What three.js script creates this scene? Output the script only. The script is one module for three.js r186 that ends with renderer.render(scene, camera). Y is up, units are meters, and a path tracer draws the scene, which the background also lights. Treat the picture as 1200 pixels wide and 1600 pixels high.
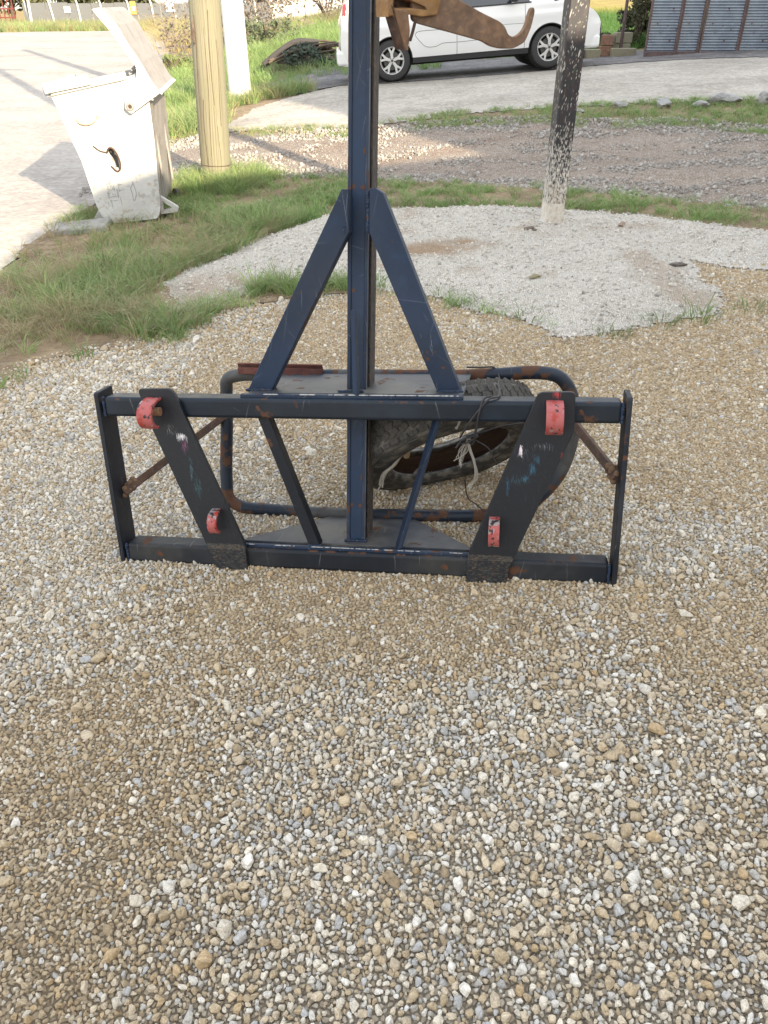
import * as THREE from 'three';
import { RoundedBoxGeometry } from 'three/addons/geometries/RoundedBoxGeometry.js';
import { mergeGeometries, mergeVertices, toCreasedNormals } from 'three/addons/utils/BufferGeometryUtils.js';
import { ImprovedNoise } from 'three/addons/math/ImprovedNoise.js';

/* ------------------------------------------------------------------ camera, sky, sun, exposure */
const scene = new THREE.Scene();
const PITCH = 33.5, EYE = 1.6;
const camera = new THREE.PerspectiveCamera(67.3, 3 / 4, 0.05, 900);
camera.position.set(0, EYE, 0);
camera.rotation.set(-PITCH * Math.PI / 180, 0, 0);

const SUN = new THREE.Vector3(0.5, 0.364, 0.866).normalize();      // from behind the viewer's right shoulder, about 20 degrees up
{
  const w = 512, h = 256, data = new Float32Array(w * h * 4), d = new THREE.Vector3();
  for (let j = 0; j < h; j++) for (let i = 0; i < w; i++) {
    const v = (j + 0.5) / h, u = (i + 0.5) / w;
    const el = (v - 0.5) * Math.PI, az = (u - 0.5) * 2 * Math.PI;
    d.set(Math.cos(el) * Math.cos(az), Math.sin(el), Math.cos(el) * Math.sin(az));
    const up = Math.max(0, d.y), t = Math.pow(1 - up, 2.6), g = Math.max(0, d.dot(SUN));
    const glow = 0.16 * Math.pow(g, 5) + 0.5 * Math.pow(g, 40);
    let r = 0.3 + 0.25 * t + glow * 1.1, gg = 0.325 + 0.22 * t + glow * 0.95, b = 0.365 + 0.145 * t + glow * 0.7;
    if (d.y < 0) { const k = Math.min(1, -d.y * 6); r += (0.2 - r) * k; gg += (0.18 - gg) * k; b += (0.14 - b) * k; }
    const o = (j * w + i) * 4; data[o] = r; data[o + 1] = gg; data[o + 2] = b; data[o + 3] = 1;
  }
  const sky = new THREE.DataTexture(data, w, h, THREE.RGBAFormat, THREE.FloatType);
  sky.mapping = THREE.EquirectangularReflectionMapping; sky.magFilter = THREE.LinearFilter; sky.needsUpdate = true;
  scene.background = sky; scene.environment = sky;
}
const sun = new THREE.DirectionalLight(new THREE.Color(1, 0.84, 0.62), 2.5);
sun.position.copy(SUN).multiplyScalar(60); sun.castShadow = true;
sun.shadow.mapSize.set(4096, 4096);
Object.assign(sun.shadow.camera, { left: -35, right: 35, top: 35, bottom: -35, near: 1, far: 160 });
scene.add(sun, sun.target);

const renderer = new THREE.WebGLRenderer({ antialias: true });
renderer.setSize(768, 1024);
renderer.toneMapping = THREE.LinearToneMapping;
renderer.toneMappingExposure = 4.55;
renderer.shadowMap.enabled = true;

/* ------------------------------------------------------------------ small helpers */
function rng(seed) { let s = seed >>> 0; return () => { s = (s + 0x6d2b79f5) | 0; let t = Math.imul(s ^ (s >>> 15), 1 | s); t = (t + Math.imul(t ^ (t >>> 7), 61 | t)) ^ t; return ((t ^ (t >>> 14)) >>> 0) / 4294967296; }; }
const R0 = rng(7);
const V = (x, y, z) => new THREE.Vector3(x, y, z);
const ss = (a, b, x) => { const t = Math.min(1, Math.max(0, (x - a) / (b - a))); return t * t * (3 - 2 * t); };
const clamp = (x, a, b) => Math.min(b, Math.max(a, x));
const lerp = (a, b, t) => a + (b - a) * t;
const PN = new ImprovedNoise();
const n2 = (x, z, s = 0) => PN.noise(x + 31.7 * s, 5.3 + s * 7.1, z - 12.9 * s);
function fbm(x, z, o = 4, s = 0) { let a = 0, k = 0.5; for (let i = 0; i < o; i++) { a += k * n2(x, z, s + i); x *= 2.03; z *= 2.03; k *= 0.5; } return a; }

const counts = {};
function named(name) { const k = counts[name] = (counts[name] ?? -1) + 1; return k ? `${name}_${String(k).padStart(3, '0')}` : name; }
function tag(o, label, category, group, kind) {
  if (label) o.userData.label = label;
  if (category) o.userData.category = category;
  if (group) o.userData.group = group;
  if (kind) o.userData.kind = kind;
  return o;
}
function thing(name, label, category, group) { const g = new THREE.Group(); g.name = named(name); scene.add(g); return tag(g, label, category, group); }
function part(parent, name, geo, mat, label) {
  if (Array.isArray(geo)) geo = merge(geo);
  const m = new THREE.Mesh(geo, mat); m.name = parent === scene ? named(name) : name; m.castShadow = m.receiveShadow = true; parent.add(m);
  if (label) m.userData.label = label;
  return m;
}
function merge(list) {
  return mergeGeometries(list.map((g) => {
    g = g.index ? g.toNonIndexed() : g;
    const o = new THREE.BufferGeometry();
    for (const k of ['position', 'normal', 'uv']) if (g.attributes[k]) o.setAttribute(k, g.attributes[k]);
    if (!o.attributes.uv) o.setAttribute('uv', new THREE.BufferAttribute(new Float32Array(o.attributes.position.count * 2), 2));
    return o;
  }));
}
/* uv in metres, projected along the dominant axis of each face */
function boxUV(g, off = 0) {
  if (g.index) g = g.toNonIndexed();
  const p = g.attributes.position, uv = new Float32Array(p.count * 2), a = V(0, 0, 0), b = V(0, 0, 0), c = V(0, 0, 0);
  for (let i = 0; i < p.count; i += 3) {
    a.fromBufferAttribute(p, i); b.fromBufferAttribute(p, i + 1); c.fromBufferAttribute(p, i + 2);
    const n = b.clone().sub(a).cross(c.clone().sub(a)), x = Math.abs(n.x), y = Math.abs(n.y), z = Math.abs(n.z);
    [a, b, c].forEach((q, k) => {
      const o = (i + k) * 2;
      if (z >= x && z >= y) { uv[o] = q.x; uv[o + 1] = q.y; } else if (x >= y) { uv[o] = q.z + 0.37; uv[o + 1] = q.y; } else { uv[o] = q.x; uv[o + 1] = q.z + 0.21; }
      uv[o] += off; uv[o + 1] += off * 0.61;
    });
  }
  g.setAttribute('uv', new THREE.BufferAttribute(uv, 2));
  return g;
}
let uvOff = 0;
const U = (g) => boxUV(g, (uvOff += 0.173));
const box = (w, h, d, x = 0, y = 0, z = 0, r = 0.004) => { const g = new RoundedBoxGeometry(w, h, d, 2, Math.min(r, w / 2.01, h / 2.01, d / 2.01)); g.translate(x, y, z); return U(g); };
/* a square bar between two points; w across, d along `face` */
function bar(a, b, w, d, face = V(0, 0, 1), r = 0.004) {
  const dir = b.clone().sub(a), L = dir.length(); dir.normalize();
  const x = dir.clone().cross(face).normalize(), z = x.clone().cross(dir).normalize();
  const g = U(new RoundedBoxGeometry(w, L, d, 2, Math.min(r, w / 2.01, d / 2.01)));
  g.applyMatrix4(new THREE.Matrix4().makeBasis(x, dir, z).setPosition(a.clone().add(b).multiplyScalar(0.5)));
  return g;
}
function tube(pts, r, seg = 64, rad = 12, closed = false, tension = 0.5) { return new THREE.TubeGeometry(new THREE.CatmullRomCurve3(pts, closed, 'centripetal', tension), seg, r, rad, closed); }
function plate(pts, thick, bevel = 0.0015, holes = []) {
  const s = new THREE.Shape(pts.map(([x, y]) => new THREE.Vector2(x, y)));
  for (const h of holes) s.holes.push(new THREE.Path(h.map(([x, y]) => new THREE.Vector2(x, y))));
  const g = new THREE.ExtrudeGeometry(s, { depth: thick - 2 * bevel, bevelEnabled: bevel > 0, bevelThickness: bevel, bevelSize: bevel, bevelOffset: -bevel, bevelSegments: 2, curveSegments: 12 });
  g.translate(0, 0, bevel);
  return g;
}
function roundPoly(pts, r, n = 5) {                                  // rounds each corner of a polygon (r may be an array)
  const out = [];
  pts.forEach((p, i) => {
    const rr = Array.isArray(r) ? r[i] : r, a = pts[(i + pts.length - 1) % pts.length], b = pts[(i + 1) % pts.length];
    if (!rr) { out.push(p); return; }
    const P = new THREE.Vector2(...p), A = new THREE.Vector2(...a).sub(P), B = new THREE.Vector2(...b).sub(P);
    const q0 = P.clone().addScaledVector(A.clone().normalize(), Math.min(rr, A.length() / 2)), q1 = P.clone().addScaledVector(B.clone().normalize(), Math.min(rr, B.length() / 2));
    for (let k = 0; k <= n; k++) { const t = k / n; out.push([(1 - t) ** 2 * q0.x + 2 * t * (1 - t) * P.x + t * t * q1.x, (1 - t) ** 2 * q0.y + 2 * t * (1 - t) * P.y + t * t * q1.y]); }
  });
  return out;
}

/* ------------------------------------------------------------------ textures */
function tileNoise(size, cells, seed) {                              // tileable value noise
  const r = rng(seed), g = new Float32Array(cells * cells).map(() => r()), out = new Float32Array(size * size);
  for (let y = 0; y < size; y++) for (let x = 0; x < size; x++) {
    const fx = x / size * cells, fy = y / size * cells, x0 = Math.floor(fx), y0 = Math.floor(fy), tx = ss(0, 1, fx - x0), ty = ss(0, 1, fy - y0), x1 = (x0 + 1) % cells, y1 = (y0 + 1) % cells;
    out[y * size + x] = lerp(lerp(g[y0 * cells + x0], g[y0 * cells + x1], tx), lerp(g[y1 * cells + x0], g[y1 * cells + x1], tx), ty);
  }
  return out;
}
function tileFbm(size, cells, oct, seed) {
  const out = new Float32Array(size * size); let k = 0.5, tot = 0;
  for (let o = 0; o < oct && cells <= size; o++, cells *= 2, k *= 0.55) { const n = tileNoise(size, cells, seed + o * 17); for (let i = 0; i < out.length; i++) out[i] += n[i] * k; tot += k; }
  for (let i = 0; i < out.length; i++) out[i] /= tot;
  return out;
}
function texture(size, fn, color, repeat = 1) {                      // fn(i, x, y) -> [r, g, b] linear (colour) or a number (data)
  const d = new Uint8Array(size * size * 4), enc = (v) => color ? 255 * (v <= 0.0031308 ? 12.92 * v : 1.055 * Math.pow(v, 1 / 2.4) - 0.055) : 255 * v;
  for (let y = 0; y < size; y++) for (let x = 0; x < size; x++) {
    const i = y * size + x; let c = fn(i, x, y); if (typeof c === 'number') c = [c, c, c];
    for (let k = 0; k < 3; k++) d[i * 4 + k] = clamp(Math.round(enc(clamp(c[k], 0, 1))), 0, 255);
    d[i * 4 + 3] = 255;
  }
  const t = new THREE.DataTexture(d, size, size); t.wrapS = t.wrapT = THREE.RepeatWrapping; t.magFilter = THREE.LinearFilter; t.minFilter = THREE.LinearMipmapLinearFilter;
  if (color) t.colorSpace = THREE.SRGBColorSpace;
  t.repeat.set(repeat, repeat); t.needsUpdate = true;
  return t;
}
const mix3 = (a, b, t) => [lerp(a[0], b[0], t), lerp(a[1], b[1], t), lerp(a[2], b[2], t)];

/* painted steel: base coat, dusty film, chips with rust, fine scratches. One tile = 1 m */
function paintedSteel({ base, alt, rust = 0.1, dust = 0.2, scratches = 60, seed, rough = 0.42, size = 512, pale = [0.3, 0.29, 0.27] }) {
  const big = tileFbm(size, 4, 5, seed), fine = tileFbm(size, 32, 4, seed + 5), chip = tileFbm(size, 20, 6, seed + 9), du = tileFbm(size, 3, 6, seed + 13), r = rng(seed + 77);
  const scr = new Float32Array(size * size);
  for (let s = 0; s < scratches; s++) {
    let x = r() * size, y = r() * size; const a = r() < 0.6 ? Math.PI / 2 + (r() - 0.5) * 0.5 : r() * Math.PI, L = 8 + r() * 70, k = 0.25 + r() * 0.75;
    for (let t = 0; t < L; t++) { x += Math.cos(a); y += Math.sin(a) + (r() - 0.5) * 0.3; const i = ((Math.round(y) + size * 4) % size) * size + ((Math.round(x) + size * 4) % size); scr[i] = Math.max(scr[i], k * Math.sin(Math.PI * t / L)); }
  }
  const rustA = [0.13, 0.06, 0.032], rustB = [0.07, 0.036, 0.025], dustC = [0.3, 0.27, 0.21];
  const rm = new Float32Array(size * size);
  const map = texture(size, (i) => {
    let c = mix3(base, alt, ss(0.35, 0.7, big[i]));
    c = mix3(c, c.map((v) => v * 1.5), ss(0.5, 0.9, fine[i]) * 0.5);
    c = mix3(c, dustC, dust * ss(0.4, 0.85, du[i]) * (0.4 + fine[i]));
    const th = 0.72 - rust * 0.4, k = ss(th, th + 0.05, chip[i]);
    c = mix3(c, mix3(rustA, rustB, fine[i]), k);
    c = mix3(c, pale, scr[i] * 0.55);
    rm[i] = clamp(rough + 0.25 * (du[i] - 0.4) + 0.4 * k + (fine[i] - 0.5) * 0.2, 0.15, 1);
    return c;
  }, true);
  const roughnessMap = texture(size, (i) => rm[i], false);
  const bumpMap = texture(size, (i) => clamp(0.5 + (fine[i] - 0.5) * 0.35 + (big[i] - 0.5) * 0.3 - scr[i] * 0.2, 0, 1), false);
  return new THREE.MeshPhysicalMaterial({ map, roughnessMap, roughness: 1, bumpMap, bumpScale: 0.0012, metalness: 0, specularIntensity: 0.65 });
}
function rusty({ a, b, c, seed, size = 512, metal = 0.1, cells = 5 }) {
  const big = tileFbm(size, cells, 5, seed), fine = tileFbm(size, 40, 4, seed + 3), sp = tileFbm(size, 88, 3, seed + 8);
  const map = texture(size, (i) => { let k = mix3(a, b, ss(0.25, 0.75, big[i])); k = mix3(k, c, ss(0.5, 0.7, sp[i]) * 0.8); return k.map((v) => v * (0.65 + 0.7 * fine[i])); }, true);
  const bumpMap = texture(size, (i) => 0.6 * sp[i] + 0.4 * fine[i], false);
  return new THREE.MeshStandardMaterial({ map, roughness: 0.85, metalness: metal, bumpMap, bumpScale: 0.003 });
}
/* mineral ground: one tile = `metres` m */
function groundMat({ cols, seed, size = 1024, metres = 2, cells = 8, speck = 0.3, bump = 0.01, rough = 0.95, peb = 0 }) {
  const big = tileFbm(size, cells, 5, seed), fine = tileFbm(size, 128, 3, seed + 4), mid = tileFbm(size, 40, 4, seed + 6);
  let pebh = null, pebc = null;
  if (peb) {                                                        // worley pebbles
    const n = Math.round(metres / peb), r = rng(seed + 50), px = new Float32Array(n * n), py = new Float32Array(n * n), pc = new Float32Array(n * n);
    for (let i = 0; i < n * n; i++) { px[i] = r(); py[i] = r(); pc[i] = r(); }
    pebh = new Float32Array(size * size); pebc = new Float32Array(size * size);
    for (let y = 0; y < size; y++) for (let x = 0; x < size; x++) {
      const fx = x / size * n, fy = y / size * n, ix = Math.floor(fx), iy = Math.floor(fy); let d1 = 9, d2 = 9, id = 0;
      for (let dy = -1; dy <= 1; dy++) for (let dx = -1; dx <= 1; dx++) {
        const k = ((iy + dy + n) % n) * n + ((ix + dx + n) % n), qx = ix + dx + px[k] - fx, qy = iy + dy + py[k] - fy, d = qx * qx + qy * qy;
        if (d < d1) { d2 = d1; d1 = d; id = k; } else if (d < d2) d2 = d;
      }
      pebh[y * size + x] = ss(0, 0.35, Math.sqrt(d2) - Math.sqrt(d1)); pebc[y * size + x] = pc[id];
    }
  }
  const map = texture(size, (i) => {
    let c = mix3(cols[0], cols[1], ss(0.3, 0.7, big[i])); c = mix3(c, cols[2], ss(0.5, 0.75, mid[i]) * 0.7);
    if (peb) c = mix3(c.map((v) => v * 0.6), mix3(c, cols[3] ?? cols[2], pebc[i]), pebh[i]);
    const f = 1 + (fine[i] - 0.5) * 2 * speck; return c.map((v) => v * f);
  }, true, 1 / metres);
  const bumpMap = texture(size, (i) => peb ? 0.75 * pebh[i] * (0.5 + 0.5 * pebc[i]) + 0.25 * fine[i] : 0.5 * mid[i] + 0.5 * fine[i], false, 1 / metres);
  return new THREE.MeshStandardMaterial({ map, bumpMap, bumpScale: bump, roughness: rough, vertexColors: true });
}

/* ------------------------------------------------------------------ the lie of the land */
function hgt(x, z) {
  const sp = (t) => (t > 30 ? t : Math.log1p(Math.exp(t)));
  const k = sp((x + 3) * 2) / 2 - sp((x - 7.5) * 2) / 2;
  let h = 0.062 * (k - 3) + 0.36 * ss(8.5, 16.5, -z) * ss(-5, -1, x);
  h += 0.0085 * Math.max(0, -z - 20) * ss(0, -9, x) * ss(140, 60, -z);                       // the road climbs a little
  h += (0.55 * ss(18.3, 24, -z) + 0.5 * ss(24, 34, -z)) * ss(-6.5, -3.6, x) * ss(1.2, -0.8, x);  // grassy bank
  h += 0.012 * Math.max(0, -z - 22) * ss(2, 6, x) * ss(160, 60, -z) + 1.0 * ss(55, 95, -z) * ss(0, 8, x);  // field rising to the right
  return h;
}
const und = (x, z) => 0.012 * fbm(x * 1.7, z * 1.7, 3, 2) + 0.02 * fbm(x * 0.5, z * 0.5, 2, 6);
function sdPoly(P, x, z) {                                           // > 0 inside
  let d = 1e9, inside = false;
  for (let i = 0, j = P.length - 1; i < P.length; j = i++) {
    const [ax, az] = P[j], [bx, bz] = P[i], ex = bx - ax, ez = bz - az, t = clamp(((x - ax) * ex + (z - az) * ez) / (ex * ex + ez * ez), 0, 1);
    d = Math.min(d, (x - ax - ex * t) ** 2 + (z - az - ez * t) ** 2);
    if ((az > z) !== (bz > z) && x < (bx - ax) * (z - az) / (bz - az) + ax) inside = !inside;
  }
  return (inside ? 1 : -1) * Math.sqrt(d);
}
/* a ground sheet: grid cells whose centre is inside; y(x, z) its surface, tint(x, z) -> [r, g, b] */
function sheet(name, mat, [x0, x1, z0, z1], res, inside, y, tint) {
  const nx = Math.ceil((x1 - x0) / res), nz = Math.ceil((z1 - z0) / res), id = new Int32Array((nx + 1) * (nz + 1)).fill(-1), pos = [], uv = [], col = [], idx = [];
  const vert = (i, j) => {
    const k = j * (nx + 1) + i; if (id[k] >= 0) return id[k];
    const x = x0 + i * res, z = z0 + j * res, c = tint ? tint(x, z) : [1, 1, 1];
    pos.push(x, y(x, z), z); uv.push(x, -z); col.push(...c); return (id[k] = pos.length / 3 - 1);
  };
  for (let j = 0; j < nz; j++) for (let i = 0; i < nx; i++) {
    if (inside && !(inside(x0 + (i + 0.5) * res, z0 + (j + 0.5) * res) > 0)) continue;
    const a = vert(i, j), b = vert(i + 1, j), c = vert(i + 1, j + 1), d = vert(i, j + 1); idx.push(a, c, b, a, d, c);
  }
  const g = new THREE.BufferGeometry();
  g.setAttribute('position', new THREE.Float32BufferAttribute(pos, 3)); g.setAttribute('uv', new THREE.Float32BufferAttribute(uv, 2)); g.setAttribute('color', new THREE.Float32BufferAttribute(col, 3));
  g.setIndex(idx); g.computeVertexNormals();
  const m = part(scene, name, g, mat); m.userData.kind = 'structure'; return m;
}
const grey = (v) => [v, v, v];

/* outlines on the ground, in metres (x right, z towards the viewer) */
const MOUND = [[-1.56, -5.5], [-1.43, -5.74], [-1.06, -6.56], [-0.68, -7.13], [-0.35, -7.41], [0.23, -7.4], [0.92, -7.24], [1.64, -6.9], [2.1, -6.62], [2.47, -6.2], [2.9, -5.78], [3.6, -5.2], [4.3, -4.4], [3.4, -4.5], [2.5, -5.02], [2.26, -5.18], [2.07, -5.38], [2.0, -5.02], [1.98, -4.51], [1.89, -4.3], [1.63, -4.22], [1.27, -4.08], [0.96, -4.08], [0.86, -4.35], [0.62, -4.58], [0.33, -4.92], [0, -5.12], [-0.27, -5.34], [-0.71, -5.33], [-0.88, -5.25], [-1.14, -4.96], [-1.38, -4.9]];
const VERGE = [[-2.3, -3.3], [-2.75, -4.8], [-2.95, -5.9], [-3.1, -7], [-3.05, -8], [-3.0, -9.2], [-2.5, -9.9], [-1.67, -9.85], [-1.08, -9.35], [-0.43, -9.26], [0, -8.85], [0.67, -8.6], [1.49, -8], [2.06, -7.55], [2.5, -7.15], [3.1, -6.6], [4.3, -5.6], [5, -4.2], [4.2, -4.2], [2.9, -5.5], [1.5, -6.5], [0, -6.2], [-0.2, -5.1], [-0.76, -4.98], [-1.11, -4.8], [-1.19, -4.42], [-1.52, -4.3], [-1.75, -4.2], [-1.99, -4.1], [-2.1, -3.8]];
const TRACK = [[-3.4, -9.3], [-2.5, -9.9], [-1.67, -9.85], [-1.08, -9.35], [-0.43, -9.2], [0, -8.8], [0.67, -8.5], [1.49, -7.9], [2.06, -7.5], [2.5, -7.1], [3.1, -6.5], [4.3, -5.6], [8, -3], [9, -7], [6, -9.3], [4.5, -10.1], [3.7, -10.9], [2.9, -11.1], [2.1, -11.6], [0.9, -11.8], [0, -11.7], [-0.5, -11.5], [-1.4, -12], [-2.4, -12.4], [-3.6, -11.5]];
const DRIVE = [[-2.5, -12.8], [-1.9, -12.45], [-0.54, -12.1], [0, -12.2], [1, -12.5], [2.2, -12.55], [3.6, -12.4], [5.3, -12.1], [9.5, -11.3], [10, -15.5], [7.2, -16.2], [5.5, -16.9], [4.3, -16.9], [3.15, -16.65], [1.65, -16.3], [0.5, -16.2], [-0.8, -16.4], [-1.4, -15.6], [-2.2, -14.6]];
const STRIP = [[-2.6, -16.2], [-1.4, -15.6], [-0.8, -16.3], [0.5, -16.1], [1.65, -16.2], [3.15, -16.5], [4.3, -16.8], [5.5, -16.8], [7.2, -16], [12, -14.5], [12, -17], [7, -18.4], [5.2, -20.2], [2, -21], [-1.2, -20.2], [-3.2, -18.2]];
const ROAD = [[-2.4, 8], [-2.3, -3.3], [-2.75, -4.8], [-2.95, -5.9], [-3.1, -7], [-3.05, -8.2], [-3.05, -9.3], [-3.3, -10.5], [-3.2, -12.2], [-3.7, -14], [-4.8, -17.5], [-6.0, -23.5], [-7.6, -31], [-10.5, -45], [-13.5, -57], [-21, -55.5], [-26, -52.5], [-60, -44], [-60, 8]];

const M_soil = groundMat({ cols: [[0.19, 0.135, 0.085], [0.26, 0.19, 0.12], [0.33, 0.26, 0.18]], seed: 11, metres: 3, cells: 6, bump: 0.02 });
const M_yard = groundMat({ cols: [[0.36, 0.29, 0.21], [0.43, 0.36, 0.27], [0.5, 0.43, 0.34], [0.6, 0.54, 0.45]], seed: 21, metres: 0.8, cells: 5, bump: 0.008, peb: 0.013 });
const M_track = groundMat({ cols: [[0.23, 0.165, 0.12], [0.29, 0.22, 0.165], [0.34, 0.28, 0.23], [0.42, 0.37, 0.32]], seed: 31, metres: 1.6, cells: 6, bump: 0.012, peb: 0.028 });
const M_spill = groundMat({ cols: [[0.55, 0.505, 0.43], [0.62, 0.57, 0.495], [0.65, 0.605, 0.535], [0.69, 0.645, 0.575]], seed: 41, metres: 1, cells: 5, bump: 0.007, speck: 0.25, peb: 0.013 });
const M_drive = groundMat({ cols: [[0.35, 0.315, 0.27], [0.41, 0.375, 0.325], [0.45, 0.415, 0.365]], seed: 51, metres: 4, cells: 6, bump: 0.012, speck: 0.35 });
const M_strip = groundMat({ cols: [[0.1, 0.1, 0.105], [0.15, 0.145, 0.15], [0.22, 0.21, 0.2]], seed: 61, metres: 3, cells: 8, bump: 0.012, speck: 0.6 });
const M_road = groundMat({ cols: [[0.34, 0.305, 0.275], [0.4, 0.365, 0.325], [0.44, 0.4, 0.355]], seed: 71, metres: 5, cells: 6, bump: 0.006, speck: 0.3 });

const edge = (x, z, k = 1) => 0.1 * k * fbm(x * 2.1, z * 2.1, 4, 9) + 0.05 * k * fbm(x * 11, z * 11, 2, 3);
{ // one base ground out to the horizon, finer near the viewer
  const xs = [], zs = [];
  for (let i = -60; i <= 60; i++) xs.push(Math.sinh(i / 60 * 5.2) * 2.9);
  for (let i = 0; i <= 150; i++) { const t = i / 150; zs.push(12 - t * 34 - 240 * Math.pow(t, 6)); }
  const pos = [], uv = [], col = [], idx = [];
  const crop = (x, z) => ss(-20, -21.5, z + 0.6 * fbm(x, z, 2, 4)) * ss(1.6, 3.4, x), bank = (x, z) => ss(-18.6, -20.5, z + fbm(x, z, 2, 5)) * ss(-7, -5, x) * ss(3, 2, x);
  for (const z of zs) for (const x of xs) {
    pos.push(x, hgt(x, z) - 0.007, z); uv.push(x, -z);
    let c = [0.95 + 0.3 * fbm(x * 0.8, z * 0.8, 3, 1), 0.95 + 0.3 * fbm(x * 0.8, z * 0.8, 3, 1), 0.95];
    c = mix3(c, [0.42, 0.92, 0.25], crop(x, z)); c = mix3(c, [1.2, 1.25, 0.5], crop(x, z) * ss(-44, -62, z));
    c = mix3(c, [0.5, 0.7, 0.4], bank(x, z) * 0.75); c = mix3(c, [1.15, 1.1, 0.6], ss(-48, -58, z) * ss(-8, -14, x));
    col.push(...c);
  }
  const n = xs.length;
  for (let j = 0; j + 1 < zs.length; j++) for (let i = 0; i + 1 < n; i++) { const a = j * n + i; idx.push(a, a + 1, a + n, a + 1, a + n + 1, a + n); }
  const g = new THREE.BufferGeometry();
  g.setAttribute('position', new THREE.Float32BufferAttribute(pos, 3)); g.setAttribute('uv', new THREE.Float32BufferAttribute(uv, 2)); g.setAttribute('color', new THREE.Float32BufferAttribute(col, 3));
  g.setIndex(idx); g.computeVertexNormals();
  part(scene, 'ground', g, M_soil).userData.kind = 'structure';
}
sheet('road', M_road, [-60, -2, -58, 8], 0.16, (x, z) => sdPoly(ROAD, x, z) + edge(x, z, 1 + 0.05 * Math.max(0, -z)), (x, z) => hgt(x, z) + 0.001 + 0.0004 * Math.max(0, -z), (x, z) => grey(1 + 0.25 * fbm(x * 0.35, z * 0.35, 3, 3)));
sheet('verge_soil', M_soil, [-3.4, 5.2, -10.2, -3], 0.05, (x, z) => sdPoly(VERGE, x, z) + edge(x, z, 1.3), (x, z) => hgt(x, z) + 0.012 + 0.02 * Math.max(0, fbm(x, z, 3, 4)), (x, z) => { const k = 0.9 + 0.5 * fbm(x * 1.3, z * 1.3, 3, 5); return [k, k * 0.98, k * 0.9]; });
sheet('dirt_track', M_track, [-4, 9, -13, -2.8], 0.05, (x, z) => sdPoly(TRACK, x, z) + edge(x, z, 1.6), (x, z) => hgt(x, z) + 0.005 - 0.02 * ss(0.6, 0, Math.abs(z + 0.35 * x + 10.4 - 0.6)) * 0.2, (x, z) => {
  const w = z + 0.62 * x + 10.6, rut = Math.max(ss(0.35, 0.05, Math.abs(w + 0.75)), ss(0.35, 0.05, Math.abs(w - 0.75))), k = 1 + 0.3 * fbm(x * 0.9, z * 0.9, 3, 8) - 0.1 * rut; return [k * (1 + 0.04 * rut), k * (1 - 0.02 * rut), k * (1 - 0.06 * rut)];
});
sheet('concrete_drive', M_drive, [-3, 10.2, -17.2, -11], 0.06, (x, z) => sdPoly(DRIVE, x, z) + edge(x, z, 1.4), (x, z) => hgt(x, z) + 0.003, (x, z) => grey(1 + 0.3 * fbm(x * 0.6, z * 1.1, 4, 12) - 0.12 * ss(0.05, 0.2, fbm(x * 3, z * 4, 3, 15))));
sheet('asphalt_strip', M_strip, [-3.6, 12.2, -21.4, -14.2], 0.08, (x, z) => sdPoly(STRIP, x, z) + edge(x, z, 1.8), (x, z) => hgt(x, z) + 0.012, (x, z) => { const k = 1 + 0.8 * fbm(x * 0.7, z * 1.2, 3, 14); return [k, k * 0.97, k * 0.95]; });

const sdMound = (x, z) => sdPoly(MOUND, x, z) + edge(x, z, 1.3);
const moundTop = (x, z, d = sdMound(x, z)) => hgt(x, z) + 0.012 + 0.08 * ss(-0.05, 0.42, d) + (0.045 * fbm(x * 1.5, z * 1.5, 3, 21) + 0.03 * fbm(x * 5, z * 5, 3, 25)) * ss(0, 0.3, d);
const spillDirt = (x, z) => ss(0.1, 0.34, fbm(x * 1.6, z * 1.6, 4, 33)) * 0.55 + 1.5 * ss(0.46, 0.12, Math.hypot((x - 0.44) * 0.9, (z + 5.72) * 1.5)) * (0.7 + fbm(x * 6, z * 6, 2, 2)) + 0.75 * ss(0.5, 0.1, Math.hypot(x + 1.28, z + 5.15)) * (0.75 + 1.2 * fbm(x * 4, z * 4, 3, 36));
sheet('crushed_stone_spill', M_spill, [-1.8, 4.5, -7.7, -3.8], 0.025, (x, z) => sdMound(x, z) + 0.03, (x, z) => moundTop(x, z), (x, z) => {
  return mix3(grey(1 + 0.14 * fbm(x * 3, z * 3, 3, 7)), [0.58, 0.44, 0.32], clamp(spillDirt(x, z), 0, 1));
});

/* ------------------------------------------------------------------ the gravel yard */
/* where the gravel is pale (> 0) or brown (< 0): broad patches */
const PATCH = [[-1.0, -2.05, 0.45, 0.9], [-1.5, -2.6, 0.4, 0.7], [0.3, -1.0, 0.5, 0.75], [0.1, -1.35, 0.3, 0.3], [0.9, -2.25, 0.3, 0.6], [-0.75, -3.1, 0.35, 0.5], [-1.5, -3.7, 0.45, 0.8], [-0.2, -2.4, 0.3, -0.4], [-0.8, -1.4, 0.4, -0.6], [-0.6, -0.85, 0.28, -0.4], [0.95, -1.75, 0.35, -0.55], [-0.3, -1.8, 0.28, -0.45], [0.25, -1.85, 0.28, -0.4], [-0.5, -3.7, 0.5, -1.0], [-0.2, -4.3, 0.5, -0.8], [0.3, -3.6, 0.5, -0.8], [1.0, -3.8, 0.4, -0.6], [1.9, -3.1, 0.5, -0.6], [1.7, -4.2, 0.5, -0.6], [2.6, -4.6, 0.6, -0.8], [1.3, -2.9, 0.4, -0.5], [0.1, -1.7, 0.25, -0.3], [-0.9, -2.35, 0.2, 0.4]];
function palePatch(x, z) { let v = 1.7 * fbm(x * 1.9, z * 1.9, 4, 40); for (const [px, pz, r, k] of PATCH) v += 1.35 * k * Math.exp(-((x - px) ** 2 + (z - pz) ** 2) / (r * r)); return v; }

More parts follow.
